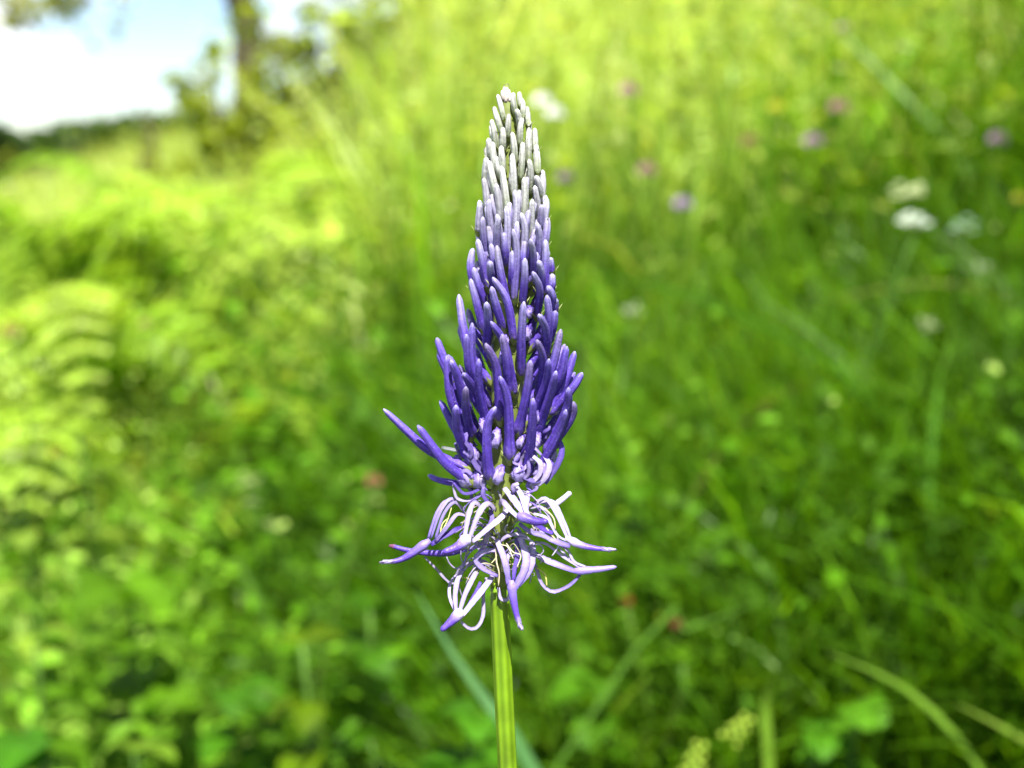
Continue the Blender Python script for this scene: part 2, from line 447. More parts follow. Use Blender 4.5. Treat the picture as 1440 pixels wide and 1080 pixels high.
# ------------------------------------------------------------------ far wood, shrubs, tree
def crown_leaves(centres, radii, n, size, c0, c1, flat=0.8):
    k = rng.integers(0, len(centres), n)
    d = rng.normal(0, 1, (n, 3)); d /= np.linalg.norm(d, axis=1)[:, None]
    rr = radii[k] * rng.uniform(0.2, 1.0, n) ** 0.5
    p = centres[k] + d * rr[:, None] * np.array([1, 1, flat])
    t = rng.uniform(0, 1, (n, 1))
    c = (c0 * (1 - t) + c1 * t) * rng.uniform(0.8, 1.2, (n, 1))
    nr = d * 0.5 + rng.normal(0, 0.6, (n, 3)) + np.array([0, -0.1, 0.7])
    return leaves(p, size * rng.uniform(0.6, 1.3, n), nr, rng.uniform(0, 6.283, n), c, aspect=rng.uniform(0.4, 0.7, n))

def far_wood():
    n = 70
    th = np.radians(rng.uniform(-48, 4, n)); r = rng.uniform(46, 62, n)
    x, y = r * np.sin(th), r * np.cos(th)
    z = 0.28 * x + 0.09 * y - 0.0009 * (r - 25) ** 1.6
    cen, rad = [], []
    for i in range(n):
        top = 0.2 + 0.016 * r[i] * random.uniform(0.3, 1.2)
        for j in range(5):
            cen.append((x[i] + random.gauss(0, 0.7), y[i] + random.gauss(0, 0.7), z[i] + (top - z[i]) * (0.35 + 0.65 * j / 4))); rad.append(1.2 - 0.2 * j)
    ch = [crown_leaves(np.array(cen), np.array(rad), 26000, 0.5, np.array([0.020, 0.050, 0.012]), np.array([0.05, 0.09, 0.016]))]
    stuff('far_wood', ch, M_tree, 'dark band of far woodland below the open sky', 'woodland')
far_wood()

def limb(pts, r0, r1, n=12, sides=8):
    path = spline(pts, n)
    return tube(path, np.linspace(r0, r1, n), sides=sides)

def join(parts):
    V, Fc, off = [], [], 0
    for v, f, t in parts:
        V.append(v); Fc += [tuple(i + off for i in q) for q in f]; off += len(v)
    return np.concatenate(V), Fc

def shrub(px, py_top, D, wide_px, nst, nleaf, size, c0, c1, label, name='shrub', low=0.0):
    base = P(px, 540, D); gx, gy = base.x, base.y
    gz = float(ground_z(gx, gy)); topz = P(px, py_top, D).z
    root = empty(name, (gx, gy, gz), label, 'shrub', 'shrubs at the meadow edge')
    H = topz - gz; W = wide_px / F * D / 2
    cen, rad, limbs = [], [], []
    for i in range(nst):
        a = 2 * math.pi * i / nst + random.uniform(-0.3, 0.3); q = random.uniform(0.35, 1.0)
        tip = np.array([gx + math.cos(a) * W * q, gy + math.sin(a) * W * q, gz + H * random.uniform(0.7, 1.0)])
        b0 = np.array([gx + math.cos(a) * 0.03, gy + math.sin(a) * 0.03, gz - 0.02]); mid = b0 * 0.5 + tip * 0.5 + np.array([0, 0, H * 0.12])
        limbs.append(limb([b0, mid, tip], 0.012, 0.003, 9, 6))
        for t in np.linspace(0.25 + low, 1, 5):
            p = b0 + (tip - b0) * t; p[2] += H * 0.1 * math.sin(math.pi * t)
            cen.append(p + np.array([random.gauss(0, 0.05), random.gauss(0, 0.05), 0])); rad.append(W * random.uniform(0.22, 0.42))
    V, Fc = join(limbs)
    part('stems', V, Fc, np.tile([0.07, 0.05, 0.03], (len(V), 1)), M_bark, root)
    V, li, lt, C = crown_leaves(np.array(cen), np.array(rad), nleaf, size, np.array(c0), np.array(c1))
    o = link('crown', new_mesh('crown', V - np.array(root.location), (li, lt), C, smooth=False), M_tree, root)
    o['kind'] = 'stuff'
    return root

shrub(478, 20, 3.3, 190, 8, 1900, 0.034, (0.06, 0.10, 0.008), (0.16, 0.21, 0.016), 'loose olive shrub with a sky gap, beside the dark tree trunk')
shrub(352, 70, 3.4, 125, 8, 1500, 0.034, (0.16, 0.22, 0.010), (0.22, 0.28, 0.014), 'bright low shrub hiding the foot of the tree trunk')
shrub(222, 150, 3.6, 36, 4, 120, 0.034, (0.16, 0.22, 0.010), (0.24, 0.29, 0.014), 'small yellow-green sapling rising against the sky')
shrub(650, -60, 6.0, 300, 7, 3000, 0.05, (0.12, 0.18, 0.010), (0.22, 0.27, 0.012), 'tall bright shrub at the top, behind the spike tip')

def tree():
    D = 4.2
    b = P(352, 540, D); gx, gy = b.x, b.y; gz = float(ground_z(gx, gy))
    root = empty('tree', (gx, gy, gz), 'slim dark-barked tree with overhanging leafy boughs against the sky', 'tree')
    k0 = P(350, 62, D); k1 = P(337, 0, D); k2 = P(322, -120, D); k3 = P(335, -420, D)
    V, Fc, t = limb([(gx, gy, gz - 0.1), tuple(k0), tuple(k1), tuple(k2), tuple(k3)], 0.056, 0.040, 24, 12)
    tr = part('trunk', V, Fc, np.tile([0.040, 0.036, 0.020], (len(V), 1)), M_bark, root)
    limbs, cen, rad = [], [], []
    def bough(start, pts, r):
        limbs.append(limb([tuple(start)] + [tuple(p) for p in pts], r, 0.006, 12, 6))
        for p in pts:
            for _ in range(3):
                cen.append((p.x + random.gauss(0, 0.12), p.y + random.gauss(0, 0.12), p.z - abs(random.gauss(0, 0.06)))); rad.append(random.uniform(0.06, 0.15))
    bough(k2, [P(220, -150, D), P(130, -90, D - 0.3), P(75, -8, D - 0.5)], 0.03)
    bough(k2, [P(180, -190, D - 0.2), P(40, -110, D - 0.4), P(-30, -20, D - 0.5)], 0.03)
    bough(k1, [P(400, -80, D), P(470, -60, D - 0.2), P(530, -30, D - 0.3)], 0.03)
    bough(k2, [P(380, -220, D), P(480, -220, D + 0.3), P(600, -160, D + 0.5)], 0.03)
    for i in range(9):
        a = random.uniform(0, 6.28); s = random.uniform(0.5, 1.2); st = k3 * random.uniform(0.4, 1.0) + k2 * 0.0
        st = k2.lerp(k3, random.uniform(0.1, 1.0))
        e = st + Vector((math.cos(a) * s, math.sin(a) * s, random.uniform(0.1, 0.6)))
        bough(st, [st.lerp(e, 0.5) + Vector((0, 0, 0.1)), e], 0.02)
    V, Fc = join(limbs)
    part('boughs', V, Fc, np.tile([0.06, 0.045, 0.026], (len(V), 1)), M_bark, root)
    V, li, lt, C = crown_leaves(np.array(cen), np.array(rad), 2600, 0.045, np.array([0.10, 0.14, 0.010]), np.array([0.24, 0.24, 0.02]))
    o = link('crown', new_mesh('crown', V - np.array(root.location), (li, lt), C, smooth=False), M_tree, root); o['kind'] = 'stuff'
tree()

# ------------------------------------------------------------------ ferns
def frond_mesh(length, rise, droop, width, c):
    """One arching fern frond along +X with paired leaflets."""
    path = spline([(0, 0, 0), (length * 0.35, 0, rise * 0.75), (length * 0.7, 0, rise), (length, 0, rise - droop)], 26)
    chunks = []
    V, Fc, t = tube(path, np.linspace(0.003, 0.0008, 26), sides=5)
    li = np.array([i for f in Fc for i in f]); lt = np.array([len(f) for f in Fc], dtype=np.int32)
    chunks.append((V, li, lt, np.tile(c * 0.8, (len(V), 1))))
    pos, size, nr, az, cc = [], [], [], [], []
    T = np.gradient(path, axis=0)
    n = 56
    for i in range(n):
        s = 0.16 + 0.84 * i / (n - 1); p = path[min(int(s * 25), 25)]
        w = width * math.sin(math.pi * min(1, 0.16 + s * 0.86)) ** 0.8 * (1 - 0.35 * s)
        tn = T[min(int(s * 25), 25)]; up = np.array([-tn[2], 0, tn[0]]); up /= np.linalg.norm(up)
        for sgn in (-1, 1):
            a = sgn * math.radians(68 + rng.uniform(-12, 12)); shade_ = rng.uniform(0.55, 1.35)
            dv = np.array([math.cos(a), math.sin(a), 0])
            for j in range(5):                       # leaflets of the leaflet
                u = (j + 0.6) / 5
                q = p + dv * w * u + np.array([0, 0, -0.12 * w * u * u])
                pos.append(q); size.append(w * 0.26 * (1 - 0.5 * u) + 0.003); nr.append(up + np.array([0, sgn * 0.15, 0]) + rng.normal(0, 0.12, 3)); az.append(a); cc.append(c * shade_ * rng.uniform(0.85, 1.15))
    chunks.append(leaves(np.array(pos), np.array(size), np.array(nr), np.array(az), np.array(cc), aspect=0.8, fold=0.1))
    V, li, lt, C = merge(chunks)
    me = new_mesh('frond', V, (li, lt), C, smooth=False); me.materials.append(M_fern)
    return me
FROND = [frond_mesh(0.48, 0.27, 0.10, 0.12, np.array(c)) for c in ((0.26, 0.37, 0.035), (0.31, 0.41, 0.055), (0.18, 0.30, 0.018))]

def fern(px, D, scale, label, nf=8, face=None):
    b = P(px, 540, D); z = float(ground_z(b.x, b.y))
    root = empty('fern', (b.x, b.y, z), label, 'fern', 'ferns on the bank')
    for i in range(nf):
        o = link('frond', FROND[i % 3], None, root)
        a = 2 * math.pi * i / nf + random.uniform(-0.3, 0.3)
        o.rotation_euler = (random.uniform(-0.6, 0.6), random.uniform(-0.32, 0.15), a)
        s = scale * random.uniform(0.8, 1.15); sz = s * random.uniform(1.15, 1.75)
        lift = 0.27 * sz + 0.48 * s * math.sin(max(0.0, -o.rotation_euler[1])) + 0.10 * s * abs(math.sin(o.rotation_euler[0]))
        room = (CAM.z + 0.012 * D - z) * random.uniform(0.8, 1.0)
        k = min(1.0, room / lift); o.scale = (s * (0.5 + 0.5 * k), s * (0.5 + 0.5 * k), sz * k); o.rotation_euler[1] *= k
    return root
fern(140, 1.35, 0.80, 'largest pale fern arching below the open sky', nf=9)
fern(10, 1.2, 0.62, 'fern cut off by the picture edge, below the sky')
fern(330, 1.7, 0.75, 'fern under the tree trunk with fronds drooping rightward', nf=9)
fern(60, 1.9, 0.95, 'fern standing highest against the sky, behind the others')
fern(235, 1.1, 0.46, 'low bright fern in front of the fern bank')
fern(215, 1.85, 0.85, 'fern filling the gap between the largest fern and the trunk')
fern(75, 1.5, 0.8, 'fern squeezed between the edge fern and the largest fern')
fern(450, 2.3, 0.9, 'fern below the olive shrub')
fern(-60, 1.6, 0.9, 'fern mostly outside the frame, beside the leftmost plants')

# ------------------------------------------------------------------ single plants of the meadow
def stalk(root, p_head, r=0.0009, c=(0.04, 0.10, 0.006), bend=0.02, mat=None, name='stem'):
    b = np.array(root.location); h = np.array(p_head)
    mid = b * 0.5 + h * 0.5 + np.array([random.uniform(-bend, bend), random.uniform(-bend, bend), 0])
    V, Fc, t = tube(spline([b - np.array([0, 0, 0.01]), mid, h], 12), np.linspace(r * 1.3, r, 12), sides=6)
    return part(name, V, Fc, np.tile(c, (len(V), 1)), mat or M_dry, root)

def plant_root(name, px, py, D, label, cat, group=None, lean=0.03):
    h = P(px, py, D)
    x, y = h.x + random.uniform(-lean, lean), h.y + random.uniform(0, lean)
    return empty(name, (x, y, float(ground_z(x, y))), label, cat, group), h

def petal_dome(n, R, size, c, flat=0.8, full=0.35, jitter=0.15):
    """A head of n small florets pointing outward over a dome."""
    i = np.arange(n) + 0.5
    zz = 1 - (2 - full * 2) * i / n if full < 1 else 1 - i / n
    ph = i * 2.39996
    rr = np.sqrt(np.maximum(0, 1 - zz * zz))
    d = np.stack([rr * np.cos(ph), rr * np.sin(ph), zz], 1)
    p = d * R * np.array([1, 1, flat])
    nr = np.stack([-np.sin(ph), np.cos(ph), 0.3 * np.ones(n)], 1) + rng.normal(0, 0.3, (n, 3))
    cc = np.tile(c, (n, 1)) * rng.uniform(1 - jitter, 1 + jitter, (n, 1))
    # florets point along d: build as leaves lying in the plane of d
    nr = nr - d * (nr * d).sum(1)[:, None]; nr /= np.linalg.norm(nr, axis=1)[:, None] + 1e-9
    s = np.cross(nr, d)
    shape = [(-0.5, 0), (0.1, 0.28), (0.45, 0.2), (0.6, 0), (0.45, -0.2), (0.1, -0.28)]
    V = np.stack([p + (d * a + s * b) * size for a, b in shape], 1).reshape(-1, 3)
    li = np.arange(n * 6); lt = np.full(n, 6, dtype=np.int32)
    return V, li, lt, np.repeat(cc, 6, axis=0)

def head_part(root, p, chunks, name='flower_head', mat=None):
    V, li, lt, C = merge(chunks)
    o = link(name, new_mesh(name, V, (li, lt), C, smooth=False), mat or M_petal_bg, root)
    o.location = Vector(p) - Vector(root.location)
    o['kind'] = 'stuff'
    return o

LEAF_ME = {}
def leaf_mesh(kind, c):
    key = (kind, tuple(c))
    if key in LEAF_ME: return LEAF_ME[key]
    n, m = 9, 5
    V, C, Fc = [], [], []
    for i in range(n):
        t = i / (n - 1)
        if kind == 'oval': wd = 0.42 * math.sin(math.pi * t ** 0.8) ** 0.7
        elif kind == 'lance': wd = 0.16 * math.sin(math.pi * t ** 0.7) ** 0.8
        else: wd = 0.46 * math.sin(math.pi * min(1, t ** 0.6 * 0.93 + 0.04)) ** 0.6 * (1 + 0.06 * math.sin(t * 34))
        for j in range(m):
            u = j / (m - 1) * 2 - 1
            V.append((t, u * wd, 0.16 * abs(u) * wd + 0.14 * math.sin(math.pi * t) - 0.12 * t * t + 0.012 * math.sin(t * 25 + abs(u) * 3)))
            C.append(np.array(c) * (1.25 if j == 2 else 1.0))
    for i in range(n - 1):
        for j in range(m - 1):
            a = i * m + j; Fc.append((a, a + m, a + m + 1, a + 1))
    me = new_mesh('leaf', np.array(V), Fc, np.array(C)); me.materials.append(M_leaf)
    LEAF_ME[key] = me
    return me

def add_leaf(root, p, size, az, tilt, kind='oval', c=(0.05, 0.13, 0.010), roll=0.0):
    o = link('leaf', leaf_mesh(kind, c), None, root)
    o.location = Vector(p) - Vector(root.location); o.scale = (size, size, size)
    o.rotation_euler = (roll, tilt, az)
    return o

# white and purple blossoms -------------------------------------------------
def clover(px, py, D, R, c, label, cat='flower', name='clover_flower', group=None, n=60, stemc=(0.05, 0.10, 0.008)):
    root, h = plant_root(name, px, py, D, label, cat, group)
    stalk(root, h, c=stemc)
    head_part(root, h, [petal_dome(n, R * 0.72, R * 0.75, np.array(c), flat=0.85)])
    b = Vector(root.location)
    for k in range(3):
        t = random.uniform(0.35, 0.7); q = b.lerp(h, t)
        add_leaf(root, q, R * 2.2, random.uniform(0, 6.28), -0.2, 'oval', (0.06, 0.13, 0.012))
    return root
WHITE = (0.80, 0.80, 0.78)
clover(763, 143, 1.05, 0.0064, WHITE, 'bright white round blossom, upper one just right of the spike tip', name='white_blossom')
clover(780, 160, 1.02, 0.0060, WHITE, 'bright white round blossom, lower one just right of the spike tip', name='white_blossom')
VIO = (0.36, 0.20, 0.46); PINK = (0.42, 0.20, 0.30); ROSE = (0.34, 0.17, 0.19)
for px, py, D, R, c, lab in [
    (960, 288, 0.98, 0.0060, (0.40, 0.28, 0.46), 'pale lilac knapweed head, lowest of the lilac ones'),
    (1143, 200, 1.02, 0.0064, (0.36, 0.22, 0.34), 'magenta-lilac knapweed head above the pale umbels, widest of its kind'),
    (1403, 197, 1.02, 0.0062, (0.32, 0.20, 0.30), 'purple knapweed head by the edge, rightmost of its kind'),
    (883, 128, 1.05, 0.0064, PINK, 'pink clover head, topmost of the pink ones'),
    (1180, 152, 1.05, 0.0068, (0.38, 0.22, 0.22), 'dusty pink clover head directly above the magenta-lilac knapweed'),
    (910, 241, 1.02, 0.0064, (0.36, 0.20, 0.22), 'dusty pink clover head just above the pale lilac knapweed'),
    (1055, 200, 1.05, 0.0058, (0.26, 0.12, 0.10), 'reddish brown clover head between two pink heads'),
    (795, 250, 1.0, 0.0050, (0.30, 0.17, 0.32), 'dull purple head close beside the whitish top of the spike'),
    (1186, 40, 1.12, 0.0050, (0.36, 0.28, 0.30), 'greyish pink head near the top edge')]:
    clover(px, py, D, R, c, lab, name='knapweed_flower' if 'knapweed' in lab else 'clover_flower', group='lilac and pink blossoms on the slope')
for px, py, D, R, c, lab in [
    (880, 847, 0.56, 0.0027, (0.36, 0.07, 0.03), 'small red blossom below the rightmost petals'),
    (953, 879, 0.56, 0.0024, (0.20, 0.03, 0.04), 'small dark red blossom beside the red one'),
    (16, 466, 0.95, 0.0060, (0.36, 0.25, 0.09), 'orange-tan blossom at the edge under the ferns'),
    (204, 456, 0.95, 0.0036, (0.33, 0.18, 0.12), 'little pinkish red blossom under the low fern'),
    (78, 637, 0.72, 0.0028, (0.36, 0.31, 0.05), 'little yellow-orange blossom among pale leaves'),
    (526, 677, 0.6, 0.0035, (0.30, 0.12, 0.08), 'tiny brownish red blossom beside the spike'),
    (1090, 152, 1.08, 0.0055, (0.48, 0.46, 0.04), 'small yellow blossom on the upper slope'),
    (1434, 280, 1.0, 0.0048, (0.50, 0.48, 0.06), 'yellow blossom cut by the picture edge')]:
    clover(px, py, D, R, c, lab, name='small_blossom', n=34, group='small bright blossoms')

def umbel(px, py, D, W, c, label, rays=13, cat='flower'):
    root, h = plant_root('umbel_flower', px, py, D, label, cat, 'pale umbels')
    stalk(root, h - Vector((0, 0, W * 0.7)), r=0.0014)
    cen = []
    limbs = []
    for i in range(rays):
        a = i * 2.39996; q = math.sqrt((i + 0.5) / rays) * W
        e = np.array(h) + np.array([math.cos(a) * q, math.sin(a) * q, random.uniform(-0.5, 0.4) * W - 0.3 * q * q / W])
        limbs.append(limb([tuple(h - Vector((0, 0, W * 0.7))), e], 0.0007, 0.0004, 4, 5)); cen.append(e)
    V, Fc = join(limbs); part('rays', V, Fc, np.tile((0.10, 0.16, 0.03), (len(V), 1)), M_dry, root)
    for e in cen:
        V, li, lt, C = petal_dome(12, W * 0.16, W * 0.24, np.array(c), flat=0.5, full=0.7)
        o = link('floret_cluster', new_mesh('floret_cluster', V, (li, lt), C, smooth=False), M_petal_bg, root); o.location = Vector(e) - Vector(root.location); o['kind'] = 'stuff'
    return root
umbel(1279, 262, 0.78, 0.0100, (0.60, 0.66, 0.36), 'creamy green umbel above the whiter umbel')
umbel(1289, 307, 0.74, 0.0095, (0.74, 0.80, 0.70), 'white umbel directly below the creamy green one')
umbel(1355, 313, 0.72, 0.0080, (0.34, 0.48, 0.34), 'faint bluish green umbel beside the white umbel', rays=9)
umbel(890, 433, 0.8, 0.0060, (0.55, 0.62, 0.42), 'small whitish umbel beside the violet buds', rays=8)
umbel(1305, 452, 0.72, 0.0055, (0.55, 0.62, 0.36), 'small pale umbel between dark green blades', rays=8)
umbel(1345, 765, 0.62, 0.0055, (0.45, 0.55, 0.34), 'pale little umbel low beside the arching blades', rays=8)
umbel(1385, 375, 0.8, 0.0055, (0.50, 0.58, 0.40), 'tiny pale umbel just below the bluish green one', rays=7)
umbel(350, 672, 0.78, 0.0065, (0.42, 0.50, 0.20), 'pale green umbel in the shady herbs, widest one there', rays=9)
umbel(380, 735, 0.74, 0.0040, (0.42, 0.50, 0.20), 'small pale umbel below the widest shady one', rays=6)
umbel(352, 704, 0.70, 0.0040, (0.46, 0.54, 0.24), 'small pale umbel just under the widest shady one', rays=6)

# knobbly yellow-green flower clusters at the lower edge
BUD_ME = None
def round_bud():
    import bmesh
    bm = bmesh.new(); bmesh.ops.create_icosphere(bm, subdivisions=2, radius=1.0)
    for v in bm.verts:
        a = math.atan2(v.co.y, v.co.x); v.co *= 1 + 0.12 * math.cos(5 * a) * (1 - abs(v.co.z)); v.co.z *= 1.15
    me = bpy.data.meshes.new('bud'); bm.to_mesh(me); bm.free()
    at = me.color_attributes.new('Col', 'FLOAT_COLOR', 'POINT')
    at.data.foreach_set('color', np.tile([0.26, 0.38, 0.035, 1], len(me.vertices)).astype(np.float32))
    me.polygons.foreach_set('use_smooth', np.ones(len(me.polygons), dtype=bool)); me.materials.append(M_petal_bg)
    return me
BUD_ME = round_bud()
def bud_cluster(px, py, D, label, ang, n=15, s=0.0011):
    root, h = plant_root('budding_herb', px, py, D, label, 'plant', 'knobbly yellow-green flower clusters')
    stalk(root, h, r=0.0009)
    ax = Vector((math.sin(ang), 0.1, math.cos(ang)))
    for i in range(n):
        t = i / n; a = i * 2.39996
        sd_ = ax.cross(Vector((0, 1, 0))).normalized(); s2 = ax.cross(sd_)
        q = h + ax * (t - 0.4) * 0.011 + (sd_ * math.cos(a) + s2 * math.sin(a)) * 0.0028 * (1.1 - t * 0.6)
        o = link('bud', BUD_ME, None, root); o.location = q - Vector(root.location); k = s * random.uniform(0.75, 1.15); o.scale = (k, k, k); o.rotation_euler = (random.uniform(-1, 1), random.uniform(-1, 1), a)
    return root
bud_cluster(1037, 1028, 0.44, 'knobbly yellow-green flower cluster tilted rightward near the lower edge', 0.7)
bud_cluster(978, 1070, 0.43, 'knobbly yellow-green flower cluster cut by the lower edge', 0.3)

# single blades and dry stems ------------------------------------------------
def blade(name, pts, width, c, label, cat='grass blade', group='single broad grass blades'):
    P3 = [P(*q) for q in pts]
    b = P3[0]; d = b - P3[1]; hor = Vector((d.x, d.y, 0))
    drop = max(b.z - float(ground_z(b.x, b.y)), 0.0)
    run = min(hor.length / max(-d.z, 1e-3) * drop, 0.16) if d.z < 0 else 0.16
    if hor.length > 1e-6: b = b + hor.normalized() * run * 0.75
    root = Vector((b.x, b.y, float(ground_z(b.x, b.y))))
    path = spline([tuple(root - Vector((0, 0, 0.01)))] + [tuple(p) for p in P3], 26)
    t = np.linspace(0, 1, 26)
    V, Fc, tt = tube(path, width * (0.22 + 0.78 * sm(0.25, 0.75, t)) * (1 - t ** 4) + 0.0001, sides=8, flat=0.09, hint=(0.15, -0.75, 0.6))
    me = new_mesh(name, V - np.array(root), Fc, np.tile(c, (len(V), 1)) * (0.85 + 0.3 * tt[:, None]))
    o = link(name, me, M_leaf); o.location = root
    return tag(o, label, cat, group)
blade('grass_blade', [(770, 1120, 0.36), (690, 995, 0.36), (640, 925, 0.365), (585, 830, 0.37)], 0.0030, (0.055, 0.14, 0.04), 'bluish green blade slanting up behind the stem, below the spike')
blade('grass_blade', [(1082, 1110, 0.44), (1078, 985, 0.44), (1110, 930, 0.43), (1148, 878, 0.42)], 0.0026, (0.10, 0.19, 0.015), 'bright bent blade beside the knobbly flower cluster')
blade('grass_blade', [(1400, 1120, 0.44), (1335, 1025, 0.43), (1262, 962, 0.42), (1165, 918, 0.41)], 0.0017, (0.11, 0.21, 0.02), 'pale arching blade curving leftward over round leaves')
blade('grass_blade', [(1480, 1065, 0.44), (1430, 1035, 0.43), (1385, 1010, 0.425), (1345, 990, 0.42)], 0.0019, (0.13, 0.21, 0.025), 'pale short blade pointing in from the lower corner')
blade('grass_blade', [(900, 905, 0.50), (950, 890, 0.50), (1010, 868, 0.49), (1070, 845, 0.48)], 0.0013, (0.08, 0.18, 0.02), 'light green blade lying nearly level beside the red blossoms')
blade('grass_blade', [(1330, 720, 0.66), (1200, 540, 0.66), (1010, 430, 0.62), (800, 375, 0.58)], 0.0020, (0.032, 0.10, 0.004), 'long dark blade crossing the slope toward the violet buds')
blade('grass_blade', [(1330, 1000, 0.60), (1318, 800, 0.60), (1312, 640, 0.61), (1322, 520, 0.62)], 0.0040, (0.05, 0.14, 0.010), 'upright dark blade between the pale umbels')
blade('dry_stem', [(905, 880, 0.68), (935, 780, 0.70), (1010, 640, 0.74), (1090, 560, 0.78), (1200, 515, 0.82)], 0.0019, (0.07, 0.06, 0.012), 'brown withered stem arching up from the red blossoms', 'dry stem', None)
blade('dry_stem', [(1440, 440, 0.86), (1340, 400, 0.86), (1250, 405, 0.85), (1160, 425, 0.84)], 0.0011, (0.12, 0.12, 0.03), 'straw-coloured stem lying across under the umbels', 'dry stem', None)

# broad-leaved herbs -----------------------------------------------------------
def herb(px, py, D, size, label, kind='oval', c=(0.05, 0.14, 0.010), n=5, spread=0.7, name='broadleaf_herb', tilt=0.15, az0=None):
    root, h = plant_root(name, px, py, D, label, 'plant', 'broad-leaved herbs', lean=0.012)
    stalk(root, h, r=0.0012, c=(0.06, 0.13, 0.015), bend=0.006)
    b = Vector(root.location)
    n = n * 2; size *= 0.64; c = (c[0] * 0.8, c[1] * 0.85, c[2] * 0.35)
    for k in range(n):
        a = (az0 if az0 is not None else random.uniform(0, 6.28)) + k * 6.283 / n + random.uniform(-0.25, 0.25)
        t = 1.0 - 0.13 * (k % 4)
        p = b.lerp(h, t)
        kf = random.choice((0.75, 0.9, 1.1)); cc = tuple(round(v * kf, 4) for v in c)
        add_leaf(root, p, size * random.uniform(0.8, 1.15), a, tilt + random.uniform(-0.3, 0.2), kind, cc, roll=random.uniform(-0.4, 0.4))
    return root
herb(668, 1006, 0.47, 0.030, 'dark toothed-leaf herb behind the lower stem', 'nettle', (0.045, 0.14, 0.010), n=5)
herb(690, 1075, 0.45, 0.026, 'dark herb at the lower edge touching the stem', 'nettle', (0.035, 0.11, 0.008), n=4)
herb(60, 1045, 0.40, 0.032, 'large deep green leaf rosette in the lower corner', 'oval', (0.045, 0.15, 0.012), n=5)
herb(185, 840, 0.62, 0.050, 'big soft pale leaves spreading above the corner rosette', 'oval', (0.075, 0.17, 0.010), n=6, tilt=-0.1)
herb(190, 1060, 0.50, 0.026, 'small round light green leaves beside the corner rosette', 'oval', (0.11, 0.19, 0.03), n=5)
herb(50, 905, 0.58, 0.026, 'pale green leaf tuft at the edge below the big soft leaves', 'oval', (0.07, 0.16, 0.01), n=5)
herb(425, 905, 0.52, 0.028, 'yellowing herb with orange-tinged leaves left of the stem', 'oval', (0.075, 0.13, 0.004), n=6)
herb(1205, 990, 0.48, 0.030, 'round green trefoil leaves under the pale arching blade', 'nettle', (0.06, 0.16, 0.012), n=4)
herb(1150, 1030, 0.48, 0.026, 'round leaves low between the bent blade and the arching blade', 'oval', (0.05, 0.15, 0.012), n=4)
herb(1400, 720, 0.62, 0.032, 'yellow-green leaves at the edge above the lower corner', 'oval', (0.15, 0.20, 0.02), n=5)
herb(1390, 965, 0.56, 0.030, 'yellowish leaves around the pale short corner blade', 'oval', (0.16, 0.22, 0.03), n=6)
herb(900, 690, 0.62, 0.032, 'mid green herb just right of the open petals', 'nettle', (0.055, 0.14, 0.010), n=5)
herb(960, 930, 0.56, 0.032, 'light green herb leaves below the dark red blossom', 'oval', (0.08, 0.18, 0.015), n=4)
herb(840, 960, 0.54, 0.028, 'green herb right of the lower stem', 'nettle', (0.06, 0.16, 0.010), n=5)
herb(520, 860, 0.60, 0.032, 'deep green herb left of the drooping petals', 'nettle', (0.035, 0.10, 0.008), n=5)
herb(330, 970, 0.56, 0.034, 'dark green herb between yellowing herb and rosette', 'nettle', (0.040, 0.12, 0.008), n=5)
herb(20, 660, 0.68, 0.034, 'very pale leaves shining at the picture edge', 'oval', (0.18, 0.27, 0.06), n=6)
herb(110, 610, 0.74, 0.034, 'pale leaves beside the yellow-orange blossom', 'oval', (0.15, 0.23, 0.04), n=6)
herb(1290, 640, 0.66, 0.030, 'green herb in the shade under the straw stem', 'nettle', (0.05, 0.13, 0.010), n=5)
herb(1010, 760, 0.62, 0.030, 'herb with pointed leaves right of the brown arching stem', 'lance', (0.07, 0.17, 0.012), n=7)

# ------------------------------------------------------------------ the rampion in focus
AX = np.array([(122, 712), (200, 716), (300, 719), (400, 718), (500, 716), (600, 712), (680, 708), (760, 705), (840, 703), (960, 708), (1080, 714), (1200, 719)], float)
ENV = np.array([(110, 10), (150, 25), (200, 35), (250, 43), (300, 51), (350, 56), (400, 63), (450, 72), (500, 96), (550, 106), (600, 92), (650, 74), (700, 60)], float)
CORE = np.array([(118, 4), (150, 10), (200, 16), (300, 23), (400, 25), (550, 24), (650, 22), (760, 18), (840, 15)], float)
def axx(py): return float(np.interp(py, AX[:, 0], AX[:, 1]))
def env(py): return float(np.interp(py, ENV[:, 0], ENV[:, 1]))
def core(py): return float(np.interp(py, CORE[:, 0], CORE[:, 1]))

bz = P(721, 1260, DIST + 0.012)
foot_xy = (bz.x + 0.004, bz.y + 0.035)
RAMP = empty('rampion_flower', (foot_xy[0], foot_xy[1], float(ground_z(*foot_xy))), 'violet rampion spike in sharp focus, white-tipped above with shaggy open petals below', 'flower')

# stem with ribs
pts = [PF(703, 812, 0), PF(703, 840, 0), PF(708, 960, 0), PF(714, 1080, 0), PF(719, 1200, 0)]
pts = [tuple(p) for p in pts] + [tuple(bz), (foot_xy[0], foot_xy[1], 0.12), (foot_xy[0], foot_xy[1], float(ground_z(*foot_xy)) - 0.01)]
path = spline(pts, 90)
V, Fc, t = tube(path, np.full(90, 13.4 * S), sides=48, ridge=0.035, nridge=7, twist=0.5)
ang = np.tile(np.arange(48) * 2 * math.pi / 48, 90); ang = np.concatenate([ang, [0, 0]])
rb = 0.5 + 0.5 * np.cos(7 * ang)
C = np.array([0.070, 0.135, 0.003]) * (1 - rb[:, None]) + np.array([0.115, 0.205, 0.006]) * rb[:, None]
part('stem', V, Fc, C, M_stem, RAMP)
